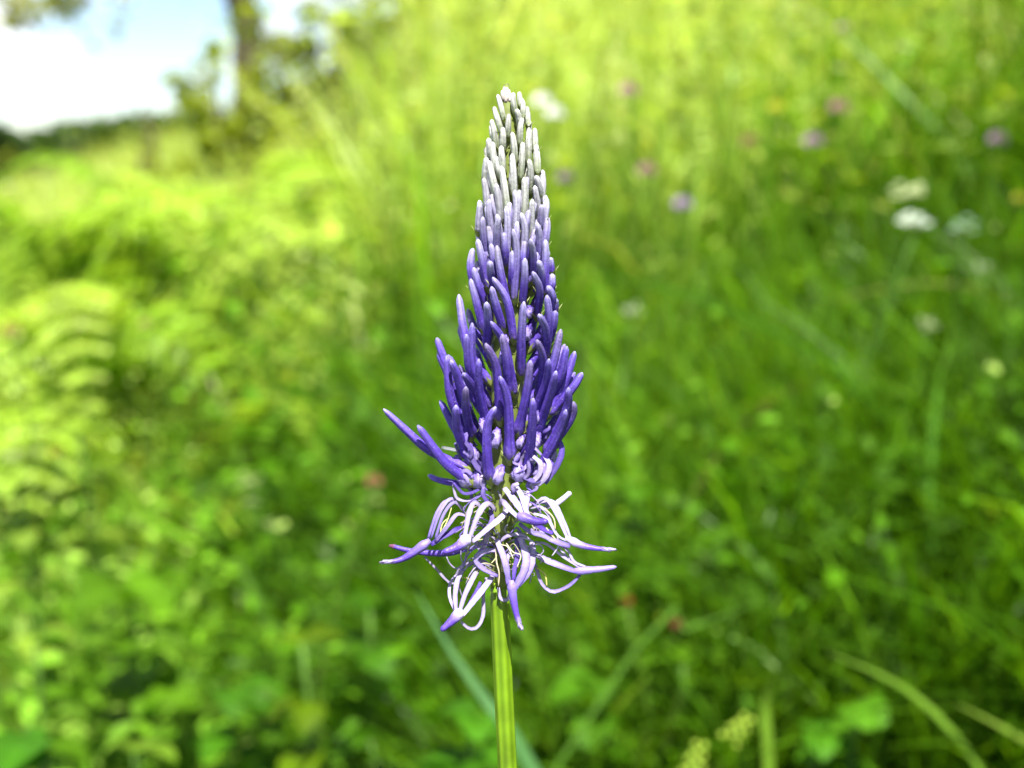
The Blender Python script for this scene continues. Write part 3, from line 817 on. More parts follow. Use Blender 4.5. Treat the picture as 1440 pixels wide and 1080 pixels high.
# fleshy axis
ys = np.linspace(118, 826, 60)
path = np.array([PF(axx(y), y, 0) for y in ys])
V, Fc, t = tube(path, np.array([core(y) * 0.92 * S for y in ys]), sides=20, ridge=0.06, nridge=6, twist=1.5)
part('axis', V, Fc, np.tile([0.11, 0.14, 0.025], (len(V), 1)), M_green, RAMP)

PALE = np.array([0.365, 0.370, 0.345]); PGREEN = np.array([0.20, 0.27, 0.07]); LILAC = np.array([0.30, 0.27, 0.47]); SILV = np.array([0.27, 0.26, 0.42])
VIOLET = np.array([0.070, 0.040, 0.27]); DVIO = np.array([0.034, 0.012, 0.165]); BLU = np.array([0.066, 0.035, 0.295])

def bud_colors(t, py, side=0.0, rnd=0.0):
    """t runs 0 at the base .. 1 at the tip; py is the tip's height in the picture."""
    k = sm(255, 345, py)
    k2 = sm(330, 470, py)
    body = VIOLET * (1 - k2) * 1.25 + BLU * k2
    body = body * (1 - 0.3 * rnd) + DVIO * 0.3 * rnd
    t = t[:, None]
    tipw = sm(0.35, 1.0, t) * (1 - sm(330, 490, py) * 0.88) + 0.75 * sm(0.93, 1.0, t) * sm(330, 470, py)
    tipw = np.clip(tipw * (0.45 + 0.45 * random.random()), 0, 0.85)
    c = body * (1 - tipw) + SILV * tipw
    basew = (1 - sm(0.0, 0.22, t)) * 0.62
    c = c * (1 - basew) + np.array([0.17, 0.12, 0.37]) * basew
    up = PALE * (1 - (1 - sm(0.1, 0.6, t)) * 0.55) + PGREEN * (1 - sm(0.1, 0.6, t)) * 0.55
    lil = LILAC * 0.55 + PALE * 0.45
    k1 = sm(205, 285, py)
    up = up * (1 - k1) + lil * k1
    kk = k * (1 - 0.35 * sm(0.5, 1.0, t) * (1 - k2))
    return up * (1 - kk) + c * kk

CAL = None
def calyx(parent, root, p, d, s):
    """Small green cup with five pointed teeth at the foot of a bud."""
    global CAL
    if CAL is None:
        V, Fc = [], []
        n = 10
        for ring, (z, r) in enumerate(((-0.6, 0.35), (0.0, 0.62), (0.45, 0.70))):
            for k in range(n):
                a = 2 * math.pi * k / n; V.append((r * math.cos(a), r * math.sin(a), z))
        for i in range(2):
            for k in range(n):
                Fc.append((i * n + k, i * n + (k + 1) % n, (i + 1) * n + (k + 1) % n, (i + 1) * n + k))
        for k in range(0, n, 2):
            a = 2 * math.pi * (k + 0.5) / n
            V.append((1.35 * math.cos(a), 1.35 * math.sin(a), 1.35)); Fc.append((2 * n + k, 2 * n + (k + 1) % n, len(V) - 1))
        V = np.array(V); C = np.tile([0.16, 0.19, 0.045], (len(V), 1)); C[30:] = [0.42, 0.44, 0.22]
        CAL = new_mesh('calyx', V, Fc, C); CAL.materials.append(M_green)
    o = link('calyx', CAL, None, parent)
    o.location = Vector(p) - Vector(root.location) - Vector(parent.location)
    o.rotation_mode = 'QUATERNION'; o.rotation_quaternion = Vector(d).to_track_quat('Z', 'Y'); o.scale = (s, s, s)

def make_bud(ctrl, wpx, deps=None, back=False, bulb=0.0, shade=0.0, cal=True):
    """ctrl: picture points from tip to base; depth follows the round of the spike."""
    tip, base = ctrl[0], ctrl[-1]
    sgn = 1 if back else -1
    dxt = tip[0] - axx(tip[1]); Rt = max(env(tip[1]), abs(dxt) + 0.5)
    dxb = base[0] - axx(base[1]); Rb = max(core(base[1]) + 4, abs(dxb) + 0.5)
    if deps is None:
        dt = sgn * math.sqrt(max(Rt * Rt - dxt * dxt, 0)); db = sgn * math.sqrt(max(Rb * Rb - dxb * dxb, 0))
        dt = max(-70, min(70, dt))
    else: dt, db = deps
    n = len(ctrl); P3 = []
    for i, (x, y) in enumerate(ctrl):
        u = i / (n - 1)
        P3.append(tuple(PF(x, y, dt * (1 - u) + db * u + sgn * 4 * math.sin(math.pi * u))))
    inner = PF(axx(base[1]) * 0.6 + base[0] * 0.4, base[1] + 5, db * 0.45)
    path = spline(P3[::-1], 18)                       # from base to tip
    tt = np.linspace(0, 1, 18)
    prof = 0.70 + 0.30 * np.sin(math.pi * np.clip(tt * 0.78 + 0.17, 0, 1))
    prof *= 1 - 0.16 * tt
    prof *= np.sqrt(np.clip(1 - ((tt - 0.90) / 0.104) ** 2, 0.03, 1)) * (tt > 0.90) + (tt <= 0.90)
    prof *= 0.72 + 0.28 * sm(0, 0.12, tt)
    prof += bulb * np.exp(-((tt - 0.09) / 0.085) ** 2)
    # denser rings at the tip so that it rounds off
    V, Fc, t = tube(path, prof * wpx * 0.5 * S, sides=20, ridge=0.045, nridge=5, hint=(random.gauss(0, 1), -1, 0.3))
    C = bud_colors(t, tip[1] + random.gauss(0, 14), rnd=random.random())
    if random.random() < 0.14:                       # a few tired, greyish-brown tips
        q_ = 0.45 * sm(0.55, 1.0, t)[:, None]; C = C * (1 - q_) + np.array([0.13, 0.105, 0.10]) * q_
    seam = np.where(np.arange(20) % 4 == 2, 0.68, 1.0) * rng.uniform(0.84, 1.14, 20)
    stk = np.concatenate([np.tile(seam, 18), [1, 1]])[:, None]
    C = C * (1 - shade) * random.uniform(0.85, 1.12) * stk
    V = V + rng.normal(0, 0.13 * S, V.shape)
    o = part('bud', V, Fc, C, M_bud, RAMP, origin=path[0])
    if cal:
        d = path[2] - path[0]
        calyx(o, RAMP, path[0], d, wpx * 0.74 * S)
    return o

B = [
 ((699.5,133),(704,148),(709,164)), ((722,130),(724,142),(725,156)), ((730,129),(732,145)), ((734,139),(736,150),(735,163)), ((741,150),(743,170)),
 ((694.5,150),(700,166),(706,182)), ((726.5,153),(730,164),(732,178)), ((715.5,160),(715,173),(714,188)), ((735,166),(733,180),(731,198)), ((744,169),(744,192)),
 ((691,168),(694,184),(699,202)), ((707,179),(707,193),(707,208)), ((720,186),(722,203),(724,223)), ((743.6,182.6),(744,200),(743,222)), ((752,180),(753,204)),
 ((687,194),(688,207),(690,222)), ((693,199.5),(694,220),(698,242)), ((704.7,205),(706,220),(708,238)), ((735,199.5),(734,220),(732,243)), ((753,202),(756,218),(756,238)),
 ((720,216),(722,238),(723,266)), ((744,224),(746,242),(745,264)), ((688,226),(692,247),(699,270)), ((705,233),(708,258),(714,290)), ((684,221),(682,245)),
 ((737,249),(738,272),(736,302)), ((753,247),(757,258),(760,272)), ((762.5,239),(764,258),(761,278)), ((680,250),(682,268),(686,292)), ((697,258),(699,279),(704,304)),
 ((724,267),(725,292),(724,322)), ((752,261),(756,279),(758,300)), ((765,274),(767,288),(765,306)), ((748.6,280),(748,304),(745,333)), ((762,288),(760,312)),
 ((688,280),(688,303),(693,330)), ((712,290),(712,318),(712,354)), ((701.5,304),(699,326),(699,350)), ((732.6,299),(737,324),(735,355)), ((769.5,305),(768,322),(765,342)),
 ((679,305),(680,328),(686,354)), ((675,286),(673,315)), ((755.6,314),(759,336),(757,365)), ((721,322),(726,352),(723,402)), ((746,336),(750,360),(748,388)),
 ((671.5,336),(679,364),(686,394)), ((767,337),(768,365),(765,400)), ((698.5,345),(704,378),(713,414)), ((689,367),(691,384),(695,404)), ((738,363),(739,393),(734,430)),
 ((665,349),(662,375),(668,400)), ((757,366),(762,385),(761,415)), ((749,382),(759,408),(755,447)), ((776.7,385),(776,400),(772,415)), ((774,362),(775,385)),
 ((666,376),(672,402),(682,430)), ((692.5,390),(712,423),(723,480)), ((661.7,392),(669,425),(681,467)), ((691,403),(698,430),(708,464)), ((770,402),(775,418),(773,438)),
 ((645,414),(652,460),(664,524)), ((684,425),(685,453),(684,488)), ((736.7,424),(735,472),(733,530)), ((769,415),(773,450),(769,494)), ((781,420),(779,440)),
 ((781,437),(779,456),(772,480)), ((757.5,442),(767,464),(768,503)), ((664,454),(666,516),(690,576)), ((690,452),(711,485),(724,556)), ((682.6,483),(699,519),(704,594)),
 ((755,478),(763.5,510),(756,565)), ((789,463),(777,517),(752,576)), ((797,487),(788,528),(768,562)), ((808.6,494),(796,537),(770,584)), ((819,524),(803,548),(770,582)),
 ((614,475),(624,502),(640,545)), ((615.5,495),(636,537),(656,592)), ((634,507),(645,535),(658,582)), ((651,525),(666,546),(684,580)), ((655,544),(656,580),(664,612)),
 ((703,529),(715,568),(717,648)), ((746,507),(741,556),(727,612)), ((750,560),(746,615),(740,672)), ((782,522),(773,560),(755,610)),
 ((799.5,545),(794,579),(768,640)), ((806.5,565),(803,588),(772,632)), ((796,576),(785,607),(754,668)), ((641,570),(643,605),(660,645)), ((673,505),(674,550),(686,602)),
 ((628,500),(634,560),(660,620)), ((656,470),(660,520),(682,560)), ((772,505),(766,540),(748,590)), ((706,470),(712,510),(716,555)),
]
for ctrl in B:
    y = ctrl[0][1]
    ctrl = [list(p) for p in ctrl]
    if y < 350:                                   # the feet run on under the buds below
        a_, b_ = ctrl[-2], ctrl[-1]; ctrl[-1] = [b_[0] + 0.1 * (b_[0] - a_[0]), b_[1] + 0.45 * (b_[1] - a_[1])]
    if len(ctrl) > 2: ctrl[1][0] += random.gauss(0, 0.9)
    wpx = float(np.interp(y, [125, 180, 250, 320, 400, 500, 580], [8.6, 10.2, 11.2, 12.2, 12.8, 13.8, 14.2]))
    make_bud(list(ctrl), wpx * random.uniform(0.94, 1.05), bulb=float(sm(420, 540, y)) * 0.46)
# the dull drooping bud hanging in front of the lower axis, and the two flung out leftward
make_bud([(697, 572), (686, 596), (685, 640), (690, 676)], 14.5, deps=(-62, -26), bulb=0.3)
make_bud([(539, 575), (569, 603), (605, 634), (660, 660)], 13.0, deps=(-18, -18), bulb=0.1)
make_bud([(587, 598), (609, 629), (631, 656), (664, 680)], 14.0, deps=(-42, -20), bulb=0.1)
make_bud([(602, 668), (620, 676), (668, 684)], 10.5, deps=(10, -5), bulb=0.1)
# the far side of the spike, continuing the same spiral
for i in range(78):
    u = (i + 0.5) / 78; y = 150 + 420 * u ** 0.9
    a = math.radians(8 + 164 * ((i * 0.618034) % 1.0))
    R = env(y) * 0.95; L = float(np.interp(y, [150, 300, 420, 570], [26, 52, 74, 98])); w_ = float(np.interp(y, [125, 180, 250, 320, 400, 500, 580], [8.6, 10.2, 11.2, 12.2, 12.8, 13.8, 14.2]))
    rb_ = core(y + L) + 3
    make_bud([(axx(y) + R * math.cos(a), y), (axx(y) + (R * 0.62 + rb_ * 0.38) * math.cos(a), y + L * 0.5), (axx(y) + rb_ * math.cos(a), y + L)], w_, deps=(R * math.sin(a), rb_ * math.sin(a)), bulb=float(sm(440, 560, y)) * 0.3)

# shorter buds pressed in between the outer ones on the near side
for i in range(24):
    u = (i + 0.5) / 24; y = 215 + 140 * u ** 0.85
    a = math.radians(-174 + 168 * ((i * 0.618034 + 0.3) % 1.0))
    R = env(y) * random.uniform(0.74, 0.86); L = float(np.interp(y, [150, 300, 420, 570], [24, 44, 62, 80]))
    w_ = float(np.interp(y, [125, 250, 400, 500], [7.6, 10.4, 12.0, 13.0])); rb_ = core(y + L) + 2
    make_bud([(axx(y) + R * math.cos(a), y), (axx(y) + (R * 0.6 + rb_ * 0.4) * math.cos(a), y + L * 0.5), (axx(y) + rb_ * math.cos(a), y + L)], w_, deps=(R * math.sin(a), rb_ * math.sin(a)))

# apical tuft
for dx, dy, l in ((-6, 3, 14), (-3, -2, 18), (1, -1, 17), (4, 2, 15), (0, 4, 12), (-1, 0, 20), (7, 7, 12)):
    V, Fc, t = tube(spline([tuple(PF(712 + dx * 0.6, 124 + dy + l, -6)), tuple(PF(712 + dx, 124 + dy, -7 + dx * 0.4))], 8), np.array([3.0, 3.3, 3.5, 3.5, 3.3, 2.9, 2.2, 0.9]) * S, sides=8)
    c = np.array([0.55, 0.44, 0.40]) * (0.6 + 0.4 * t[:, None]) + np.array([0.0, 0.02, 0.03])
    part('apical_bud', V, Fc, c, M_strap, RAMP)

# rounded feet of the opening corollas just above the shaggy flowers
def corolla(cx, cy, r, dep, ang=0.0):
    r *= 0.86; ang += random.gauss(0, 0.25)
    d = np.array([math.sin(ang), -math.cos(ang)])
    a = PF(cx - d[0] * r * 1.2, cy - d[1] * r * 1.2, dep + 2); b = PF(cx + d[0] * r * 1.9, cy + d[1] * r * 1.9, dep + 2)
    m = PF(cx, cy, dep - 3)
    path = spline([tuple(a), tuple(m), tuple(b)], 14); tt = np.linspace(0, 1, 14)
    V, Fc, t = tube(path, r * S * np.interp(tt, [0, 0.1, 0.28, 0.5, 0.8, 1], [0.35, 0.8, 1.0, 0.92, 0.66, 0.3]), sides=20, ridge=0.13, nridge=5, hint=(random.gauss(0, 1), -1, 0))
    V += rng.normal(0, 0.8 * S, V.shape)
    C = np.array([0.31, 0.26, 0.49]) * (1 - t[:, None]) + np.array([0.07, 0.035, 0.29]) * t[:, None]
    part('corolla', V, Fc, C, M_strap, RAMP)
for a in ((697, 618, 10, -27, 0.1), (729, 665, 11, -24, -0.2), (700, 669, 10, -25, 0.1), (762, 662, 13, -14, 0.5), (653, 672, 12, -18, -0.7), (674, 676, 10, -20, -0.3), (753, 622, 9, -22, 0.3),
          (732, 622, 7, -25, 0), (664, 640, 10, -18, -0.3), (775, 640, 9, -8, 0.5), (745, 640, 10, -20, 0.2), (646, 655, 9, -12, -0.6), (716, 600, 7, -27, 0), (680, 600, 8, -24, -0.2), (752, 588, 8, -22, 0.2),
          (711, 480, 6, -27, 0), (741, 470, 7, -26, 0), (743, 440, 6, -26, 0), (707, 505, 7, -28, 0)):
    corolla(*a)

WHT = np.array([0.43, 0.375, 0.555]); LIL = np.array([0.155, 0.115, 0.35]); HORN = np.array([0.062, 0.030, 0.245])

def strap(pts, wpx, deps, c0=WHT, c1=WHT, flat=0.05, twist=0.0, parent=None, name='petal', hint=(0.0, -0.75, 0.66), n=16):
    """A ribbon petal through picture points with given depths."""
    if len(deps) != len(pts): deps = list(np.interp(np.linspace(0, 1, len(pts)), np.linspace(0, 1, len(deps)), deps))
    m_ = len(pts) - 1
    pts = [(x + (random.gauss(0, 1.1) if 0 < i < m_ else 0), y + (random.gauss(0, 1.1) if 0 < i < m_ else 0)) for i, (x, y) in enumerate(pts)]
    path = spline([tuple(PF(x, y, d)) for (x, y), d in zip(pts, deps)], n)
    t0 = np.linspace(0, 1, n)
    w_ = 0.88 * wpx * 0.5 * S * (0.72 + 0.28 * np.sin(math.pi * t0)) * (1 + rng.normal(0, 0.05, n))
    V, Fc, t = tube(path, w_, sides=16, flat=flat, hint=hint, twist=twist or random.uniform(-0.6, 0.6))
    C = np.array(c0) * (1 - t[:, None]) + np.array(c1) * t[:, None]
    edge = np.concatenate([np.tile(np.abs(np.cos(np.arange(16) * 2 * math.pi / 16)) ** 2.5, n), [0, 0]])[:, None]
    C = C * (1 - edge * np.array([0.46, 0.54, 0.20])) * random.uniform(0.86, 1.06)      # violet margins
    C = C * np.concatenate([np.tile(rng.uniform(0.80, 1.06, 16), n), [1, 1]])[:, None]
    return part(name, V, Fc, C, M_ribbon, RAMP, parent=parent)

def horn(pts, w0, w1, deps, tipc=HORN, c0=LIL, fray=False, parent=None):
    deps = list(np.interp(np.linspace(0, 1, len(pts)), np.linspace(0, 1, len(deps)), deps))
    path = spline([tuple(PF(x, y, d)) for (x, y), d in zip(pts, deps)], 18)
    tt = np.linspace(0, 1, 18)
    rad = (w0 * (1 - tt) ** 1.3 + 0.8 * w1 * (1 - (1 - tt) ** 1.3)) * 0.5 * S * (0.45 + 0.55 * sm(0, 0.16, tt)) * (1 + rng.normal(0, 0.03, 18)) * np.where(tt > 0.9, np.sqrt(np.clip(1 - ((tt - 0.9) / 0.104) ** 2, 0.05, 1)), 1)
    V, Fc, t = tube(path, rad, sides=14, ridge=0.06, nridge=5, flat=0.85)
    k = sm(0.0, 0.55, t)[:, None]
    C = np.array(c0) * (1 - k) + np.array(tipc) * k
    if fray:
        k = sm(0.72, 0.8, t)[:, None] * 0.8; C = C * (1 - k) + np.array([0.30, 0.26, 0.40]) * k * rng.uniform(0.5, 1.3, (len(V), 1))
        V = V + rng.normal(0, 0.9 * S, V.shape) * sm(0.7, 0.8, t)[:, None]
    return part('petal_tube', V, Fc, C, M_strap, RAMP, parent=parent)

def thread(pts, deps, wpx=2.0, c=(0.62, 0.60, 0.22), name='stamen', parent=None):
    return strap(pts, wpx, deps, c, c, flat=0.7, name=name, parent=parent)

class Group:
    """An open flower: an Empty part of the rampion holding its petals."""
    def __new__(cls, px, py, dep):
        o = bpy.data.objects.new('open_flower', None); col.objects.link(o); o.parent = RAMP
        o.location = PF(px, py, dep) - Vector(RAMP.location); o.empty_display_size = 0.002
        return o

# flower flung leftward
g = Group(652, 718, -12)
horn([(605, 760), (566, 786), (535, 791)], 17, 6, (-36, -50), fray=True, parent=g)
strap([(651, 716), (636, 701), (618, 720), (606, 757)], 5.5, (-10, -26, -36), WHT * 0.82, LIL * 1.1, parent=g)
strap([(653, 720), (640, 706), (624, 722), (612, 758)], 5.5, (-14, -32, -40), WHT * 0.9, LIL * 1.1, parent=g)
strap([(656, 725), (642, 722), (628, 738), (612, 762)], 6.5, (-16, -36, -40), WHT, LIL, parent=g)
strap([(655, 740), (640, 747), (622, 757), (606, 766)], 9, (-16, -34, -38), HORN * 1.2, HORN * 1.2, parent=g)
strap([(648, 712), (630, 704), (614, 722), (602, 757)], 5, (0, -10, -30), WHT * 0.75, LIL, parent=g)
thread([(616, 756), (627, 735), (635, 714)], (-38, -30), parent=g); thread([(619, 752), (622, 738), (631, 728)], (-38, -32), parent=g)
# violet tube behind it with a withered tip
g = Group(672, 770, -10)
horn([(650, 775), (612, 778), (575, 774), (549, 767)], 12, 8, (-8, 6), tipc=HORN, c0=HORN, parent=g)
part_ = horn([(556, 769), (547, 767)], 9, 5, (5, 7), tipc=np.array([0.10, 0.03, 0.06]), c0=np.array([0.12, 0.04, 0.12]), parent=g)
strap([(680, 762), (664, 770), (646, 776)], 8, (-14, -8), WHT * 0.8, HORN * 1.4, parent=g)
strap([(597, 783), (612, 800), (632, 820), (650, 815)], 4, (0, -6), WHT * 0.7, WHT * 0.7, parent=g)
# big white flower left of the axis
g = Group(694, 722, -22)
horn([(660, 754), (645, 768), (623, 777)], 20, 10, (-52, -64), tipc=HORN * 1.25, c0=WHT * 0.95, parent=g)
strap([(682, 718), (669, 706), (660, 722), (653, 757)], 8.5, (-20, -44, -52), WHT * 0.85, WHT, parent=g)
strap([(698, 718), (686, 708), (675, 722), (660, 757)], 9.5, (-24, -50, -54), WHT, WHT, parent=g)
strap([(714, 716), (705, 726), (688, 740), (664, 762)], 10, (-26, -50, -54), WHT, WHT, parent=g)
strap([(690, 716), (692, 735), (672, 756)], 8, (-22, -34, -48), LIL * 0.9, LIL, parent=g)
strap([(671, 757), (671, 766), (676, 774)], 7, (-30, -22), WHT * 0.85, WHT * 0.85, parent=g)
strap([(687, 745), (684, 760), (679, 774), (690, 778)], 7.5, (-36, -26, -24), WHT * 0.9, WHT * 0.8, parent=g)
thread([(628, 783), (633, 794), (643, 799), (652, 792), (656, 776)], (-30, -24), 2.6, WHT * 0.7, 'petal', parent=g)
thread([(654, 796), (649, 785), (648, 774)], (-26, -30), 2.2, WHT * 0.75, 'petal', parent=g)
# lowest flower left of the stem
g = Group(694, 796, -16)
horn([(650, 858), (637, 872), (620, 887)], 19, 9.5, (-58, -70), tipc=HORN * 1.2, c0=WHT, parent=g)
strap([(652, 800), (644, 815), (641, 838), (642, 862)], 8, (-26, -46, -58), WHT * 0.82, WHT, parent=g)
strap([(673, 799), (664, 814), (655, 836), (645, 864)], 9, (-26, -50, -60), WHT * 0.88, WHT, parent=g)
strap([(693, 810), (680, 828), (665, 850), (648, 868)], 11, (-26, -50, -60), WHT * 0.85, WHT, parent=g)
strap([(642, 808), (632, 822), (632, 838), (640, 860)], 5, (-14, -30, -52), WHT * 0.8, WHT * 0.9, parent=g)
strap([(676, 818), (668, 836), (658, 852)], 7, (-28, -44), HORN * 1.1, HORN * 1.3, parent=g)
strap([(648, 874), (660, 883), (671, 882), (679, 864), (681, 836), (684, 812)], 6, (-56, -40, -20), WHT * 0.9, WHT * 0.75, parent=g)
strap([(692, 796), (676, 790), (656, 796)], 6, (-18, -26), WHT * 0.75, WHT * 0.8, parent=g)
strap([(640, 812), (648, 798), (664, 793), (684, 796)], 5, (-12, -20), WHT * 0.65, WHT * 0.75, parent=g)
thread([(668, 826), (660, 814), (650, 812)], (-30, -22), 2.2, (0.55, 0.52, 0.2), parent=g)
# curled petal looping in front of the axis
g = Group(700, 776, -20)
strap([(706, 775), (690, 774), (676, 776), (670, 788), (682, 802), (700, 810)], 9, (-22, -34, -36, -34), WHT * 0.85, LIL * 1.15, flat=0.2, parent=g)
thread([(697, 770), (700, 790), (702, 806), (701, 824)], (-26, -34), 2.6, (0.62, 0.56, 0.34), parent=g)
thread([(705, 770), (707, 788), (706, 804)], (-26, -34), 2.2, (0.62, 0.56, 0.34), parent=g)
thread([(691, 792), (697, 786), (699, 780)], (-28, -28), 2.0, (0.6, 0.6, 0.3), parent=g)
# top front flower with broad white petals and a dark violet tube
g = Group(722, 700, -24)
strap([(709, 686), (722, 702), (735, 718), (744, 730)], 11, (-26, -46, -58), WHT, WHT * 1.02, parent=g)
strap([(725, 683), (733, 698), (741, 716), (746, 730)], 10, (-26, -48, -58), WHT, WHT * 1.02, parent=g)
strap([(744, 688), (743, 702), (741, 718), (744, 732)], 9, (-22, -42, -56), WHT * 0.95, WHT, parent=g)
strap([(702, 712), (706, 704), (716, 718), (732, 730)], 8.5, (-26, -46, -54), WHT * 0.9, WHT, parent=g)
horn([(728, 724), (742, 730), (757, 734), (771, 733)], 17, 11, (-56, -74), tipc=HORN * 0.85, c0=LIL, parent=g)
strap([(730, 736), (746, 746), (764, 755), (782, 764)], 8, (-46, -42, -34), LIL * 1.1, WHT * 0.85, parent=g)
strap([(752, 736), (765, 744), (778, 750)], 8, (-40, -36), HORN * 1.2, HORN * 1.3, parent=g)
# upper right flower ending in a pale tube
g = Group(728, 708, 6)
horn([(776, 712), (790, 703), (803, 692)], 9, 9, (10, 14), tipc=WHT * 0.92, c0=WHT * 0.9, parent=g)
strap([(740, 712), (758, 706), (778, 712)], 7, (2, 8, 10), WHT * 0.75, WHT * 0.9, parent=g)
strap([(742, 722), (760, 716), (780, 710)], 6, (0, 4, 10), WHT * 0.7, WHT * 0.85, parent=g)
# long right flower
g = Group(730, 716, -14)
horn([(795, 756), (818, 767), (845, 772), (866, 773)], 14, 5, (-30, -36), tipc=HORN * 1.5, c0=WHT * 0.95, fray=True, parent=g)
strap([(748, 712), (768, 701), (783, 722), (798, 757)], 6.5, (-10, -24, -30), WHT, WHT, parent=g)
strap([(752, 708), (776, 704), (792, 732), (803, 758)], 6.5, (-4, -16, -28), WHT, WHT, parent=g)
strap([(750, 722), (769, 728), (783, 752), (796, 760)], 6, (-18, -34, -32), WHT, WHT * 0.95, parent=g)
strap([(748, 742), (766, 754), (784, 763), (802, 768)], 10, (-20, -40, -34), WHT * 0.8, LIL * 1.3, parent=g)
strap([(745, 716), (760, 712), (770, 724), (776, 744)], 5, (-14, -26, -30), WHT * 0.85, WHT * 0.8, parent=g)
thread([(766, 714), (778, 728), (781, 744)], (-28, -34), 2.4, (0.62, 0.58, 0.30), parent=g); thread([(768, 742), (776, 752), (784, 762)], (-36, -36), 3, (0.66, 0.56, 0.30), parent=g)
thread([(783, 752), (786, 766), (780, 776), (776, 782)], (-36, -32), 2.6, (0.5, 0.46, 0.58), 'petal', parent=g)
# lower right flower with the hanging loop
g = Group(724, 764, -14)
horn([(806, 803), (826, 802), (848, 800), (867, 797)], 15, 7.5, (-24, -28), tipc=LIL * 1.25, c0=LIL * 1.2, parent=g)
strap([(748, 776), (768, 787), (790, 796), (812, 804)], 11, (-18, -34, -26), WHT * 0.9, LIL * 1.15, parent=g)
strap([(752, 762), (770, 766), (792, 781), (815, 798)], 4.5, (-14, -28, -26), WHT, WHT, parent=g)
strap([(784, 764), (797, 774), (808, 788), (824, 797)], 4.5, (-20, -26, -26), WHT * 0.95, WHT, parent=g)
strap([(786, 770), (799, 784), (814, 799)], 4, (-22, -26), WHT * 0.9, WHT * 0.95, parent=g)
strap([(816, 808), (801, 825), (779, 832), (762, 820), (753, 796), (746, 780)], 6.5, (-24, -20, -12), LIL * 1.2, WHT * 0.85, parent=g)
thread([(754, 798), (764, 808), (769, 824)], (-16, -20), 3, (0.62, 0.62, 0.16), parent=g)
thread([(742, 770), (756, 764), (764, 774), (758, 782)], (-26, -28), 2.2, WHT * 0.85, 'petal', parent=g)
# front flower hanging down along the stem
g = Group(724, 758, -20)
horn([(719, 816), (722, 842), (727, 866), (734, 886)], 15, 7, (-52, -56), tipc=HORN * 1.5, c0=LIL * 1.2, fray=True, parent=g)
strap([(698, 758), (706, 780), (711, 800), (716, 824)], 11, (-28, -44, -52), WHT * 0.82, LIL, parent=g)
strap([(717, 776), (715, 794), (718, 826)], 7, (-30, -42, -52), WHT * 0.8, LIL * 1.2, parent=g)
strap([(730, 752), (739, 780), (735, 804), (722, 830)], 13, (-28, -46, -52), WHT * 0.85, LIL * 1.1, parent=g)
strap([(748, 762), (748, 784), (742, 804), (728, 824)], 11, (-24, -44, -50), WHT * 0.85, LIL * 1.1, parent=g)
strap([(726, 756), (728, 780), (726, 800), (722, 816)], 8, (-28, -36, -48), LIL, HORN * 1.4, parent=g)
strap([(701, 826), (704, 842), (714, 842), (718, 824)], 6, (-20, -26), WHT * 0.8, WHT * 0.75, parent=g)
strap([(702, 762), (716, 752), (732, 752), (746, 760)], 7, (-24, -32, -24), WHT * 0.75, WHT * 0.8, parent=g)
thread([(712, 764), (722, 774), (730, 782), (727, 798)], (-32, -44), 2.2, (0.66, 0.62, 0.42), parent=g)
thread([(704, 766), (714, 770), (722, 786)], (-32, -40), 2.0, (0.66, 0.62, 0.42), parent=g)
thread([(735, 762), (744, 768), (750, 764)], (-36, -34), 2.2, WHT * 0.85, 'petal', parent=g)
# half open flower on the left shoulder
g = Group(676, 672, -16)
strap([(621, 629), (645, 634), (662, 650), (674, 668)], 7, (-8, -16), np.array([0.13, 0.15, 0.14]), np.array([0.16, 0.15, 0.26]), parent=g)
strap([(631, 644), (652, 656), (672, 672)], 8, (-12, -18), HORN * 1.2, LIL, parent=g)
strap([(637, 678), (652, 693), (672, 688), (684, 680)], 5, (-26, -30, -24), HORN * 1.1, HORN * 1.1, parent=g)
strap([(637, 680), (645, 699), (662, 702), (682, 688)], 5, (-22, -26, -20), WHT * 0.8, WHT * 0.8, parent=g)
strap([(633, 655), (642, 668), (655, 660), (664, 668)], 7, (-28, -30), LIL, LIL * 1.1, parent=g)
strap([(650, 612), (658, 610), (655, 622), (664, 632), (660, 646)], 7, (-30, -34, -30), LIL * 1.3, LIL * 0.8, parent=g)
strap([(652, 634), (662, 646), (672, 658), (684, 668)], 9, (-28, -28), LIL * 0.9, LIL, parent=g)
# half open flower on the right shoulder
g = Group(735, 678, -18)
strap([(782, 612), (790, 632), (784, 656), (766, 680)], 10, (-16, -26, -22), HORN * 1.5, LIL * 1.1, parent=g)
strap([(748, 640), (760, 652), (758, 668), (744, 682)], 9, (-30, -34, -26), WHT * 0.95, WHT * 0.9, parent=g)
strap([(766, 640), (772, 656), (764, 674), (748, 686)], 10, (-22, -30, -24), WHT * 0.9, WHT * 0.9, parent=g)
strap([(738, 636), (750, 630), (762, 640)], 6, (-32, -34), WHT * 0.9, LIL * 1.2, parent=g)
strap([(726, 664), (738, 672), (752, 676), (770, 672)], 7, (-30, -32, -24), LIL, LIL * 1.2, parent=g)
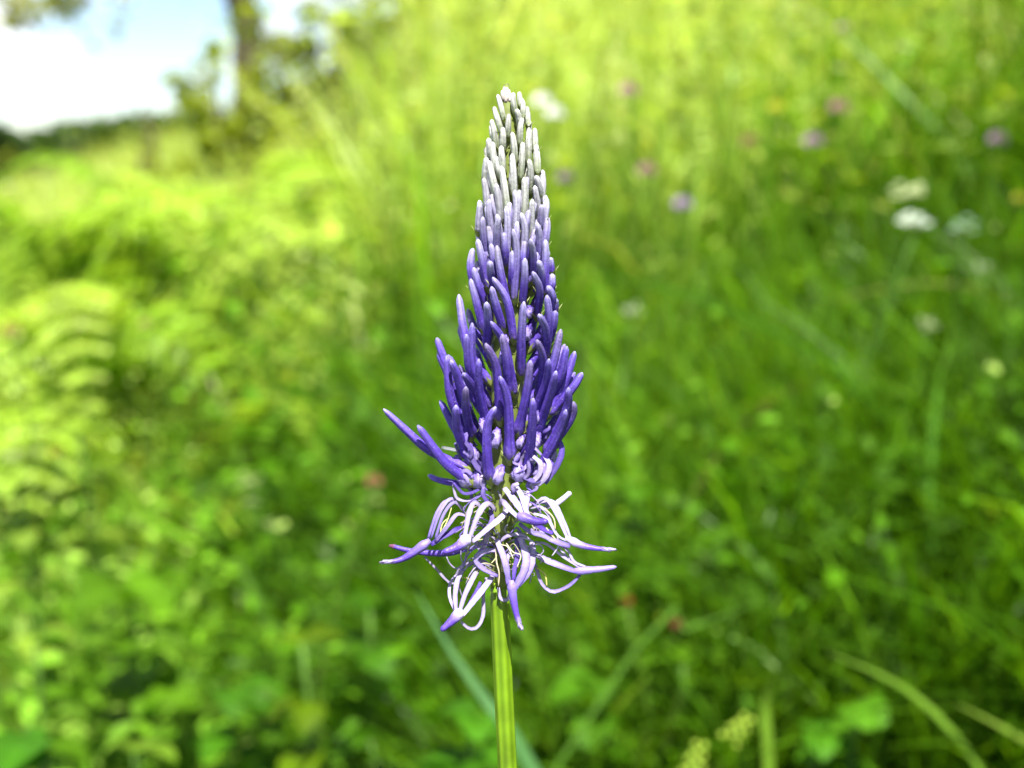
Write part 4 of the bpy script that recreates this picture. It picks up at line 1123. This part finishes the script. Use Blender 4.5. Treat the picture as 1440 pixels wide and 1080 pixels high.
# crumpled petals that have come loose on both shoulders
for x0, x1, y0, y1, lean, m in ((638, 690, 585, 690, 0.35, 20), (722, 790, 595, 690, -0.45, 18)):
    for i in range(m):
        y = random.uniform(y0, y1); x = random.uniform(x0, x1)
        if abs(x - axx(y)) > 82 - (y - 590) * 0.30: x = axx(y) + math.copysign(random.uniform(30, 52), x - axx(y))
        L_ = random.uniform(16, 34); k = random.uniform(4.5, 9)
        dep = -random.uniform(24, 38) if abs(x - axx(y)) < 45 else -random.uniform(8, 22)
        cA = random.choice((HORN * 1.1, LIL * 0.9, LIL * 1.2, WHT * 0.8)); cB = random.choice((HORN, LIL, LIL, WHT * 0.7))
        strap([(x, y), (x + random.uniform(-5, 5) + lean * L_ * 0.3, y + L_ * 0.35), (x + random.uniform(-6, 6) + lean * L_ * 0.6, y + L_ * 0.65), (x + lean * L_, y + L_)], k, (dep, dep - random.uniform(-3, 6), dep + 6), cA, cB, flat=0.22, twist=random.uniform(-2.2, 2.2), name='crumpled_petal')
# withered styles and fine strands tangled among the open flowers
for i in range(46):
    y = random.uniform(692, 806); sx = random.choice((-1, 1)); x = axx(y) + sx * random.uniform(2, 17)
    ln = random.uniform(22, 58); dr = random.uniform(-0.5, 1.0)
    p1 = (x + sx * ln * 0.45, y - random.uniform(2, 16)); p2 = (x + sx * ln * 0.85, y + ln * 0.25 * dr); p3 = (x + sx * ln * random.uniform(0.7, 1.1), y + ln * 0.6 * dr + 6)
    d0 = -random.uniform(10, 22); d1 = d0 - random.uniform(0, 26)
    thread([(x, y), p1, p2, p3], (d0, d1, d1 + 4), random.uniform(1.4, 3.0), random.choice((WHT * 0.9, WHT * 0.75, LIL * 1.2, np.array([0.40, 0.38, 0.22]))), 'style')
# narrow green bracts under the open flowers
for i in range(16):
    y = 690 + 8.6 * i; a = -2.6 + 2.1 * ((i * 0.618) % 1.0); q = core(y)
    x = axx(y) + q * math.cos(a); dep = -q * abs(math.sin(a)) - 1; ox = math.cos(a) * random.uniform(8, 20)
    strap([(x, y), (x + ox * 0.6, y - random.uniform(2, 9)), (x + ox, y - random.uniform(6, 18))], random.uniform(4, 6), (dep, dep - 8), np.array([0.09, 0.15, 0.012]), np.array([0.15, 0.22, 0.03]), flat=0.2, name='bract')
# bits of white down on the axis
for px, py in ((686, 704), (700, 690), (722, 692), (714, 735), (700, 748), (728, 742), (710, 712)):
    strap([(px, py), (px + random.uniform(-5, 5), py + 10), (px + random.uniform(-4, 4), py + 18)], 4, (-21, -22), WHT * 0.6, np.array([0.3, 0.34, 0.16]), name='bract')
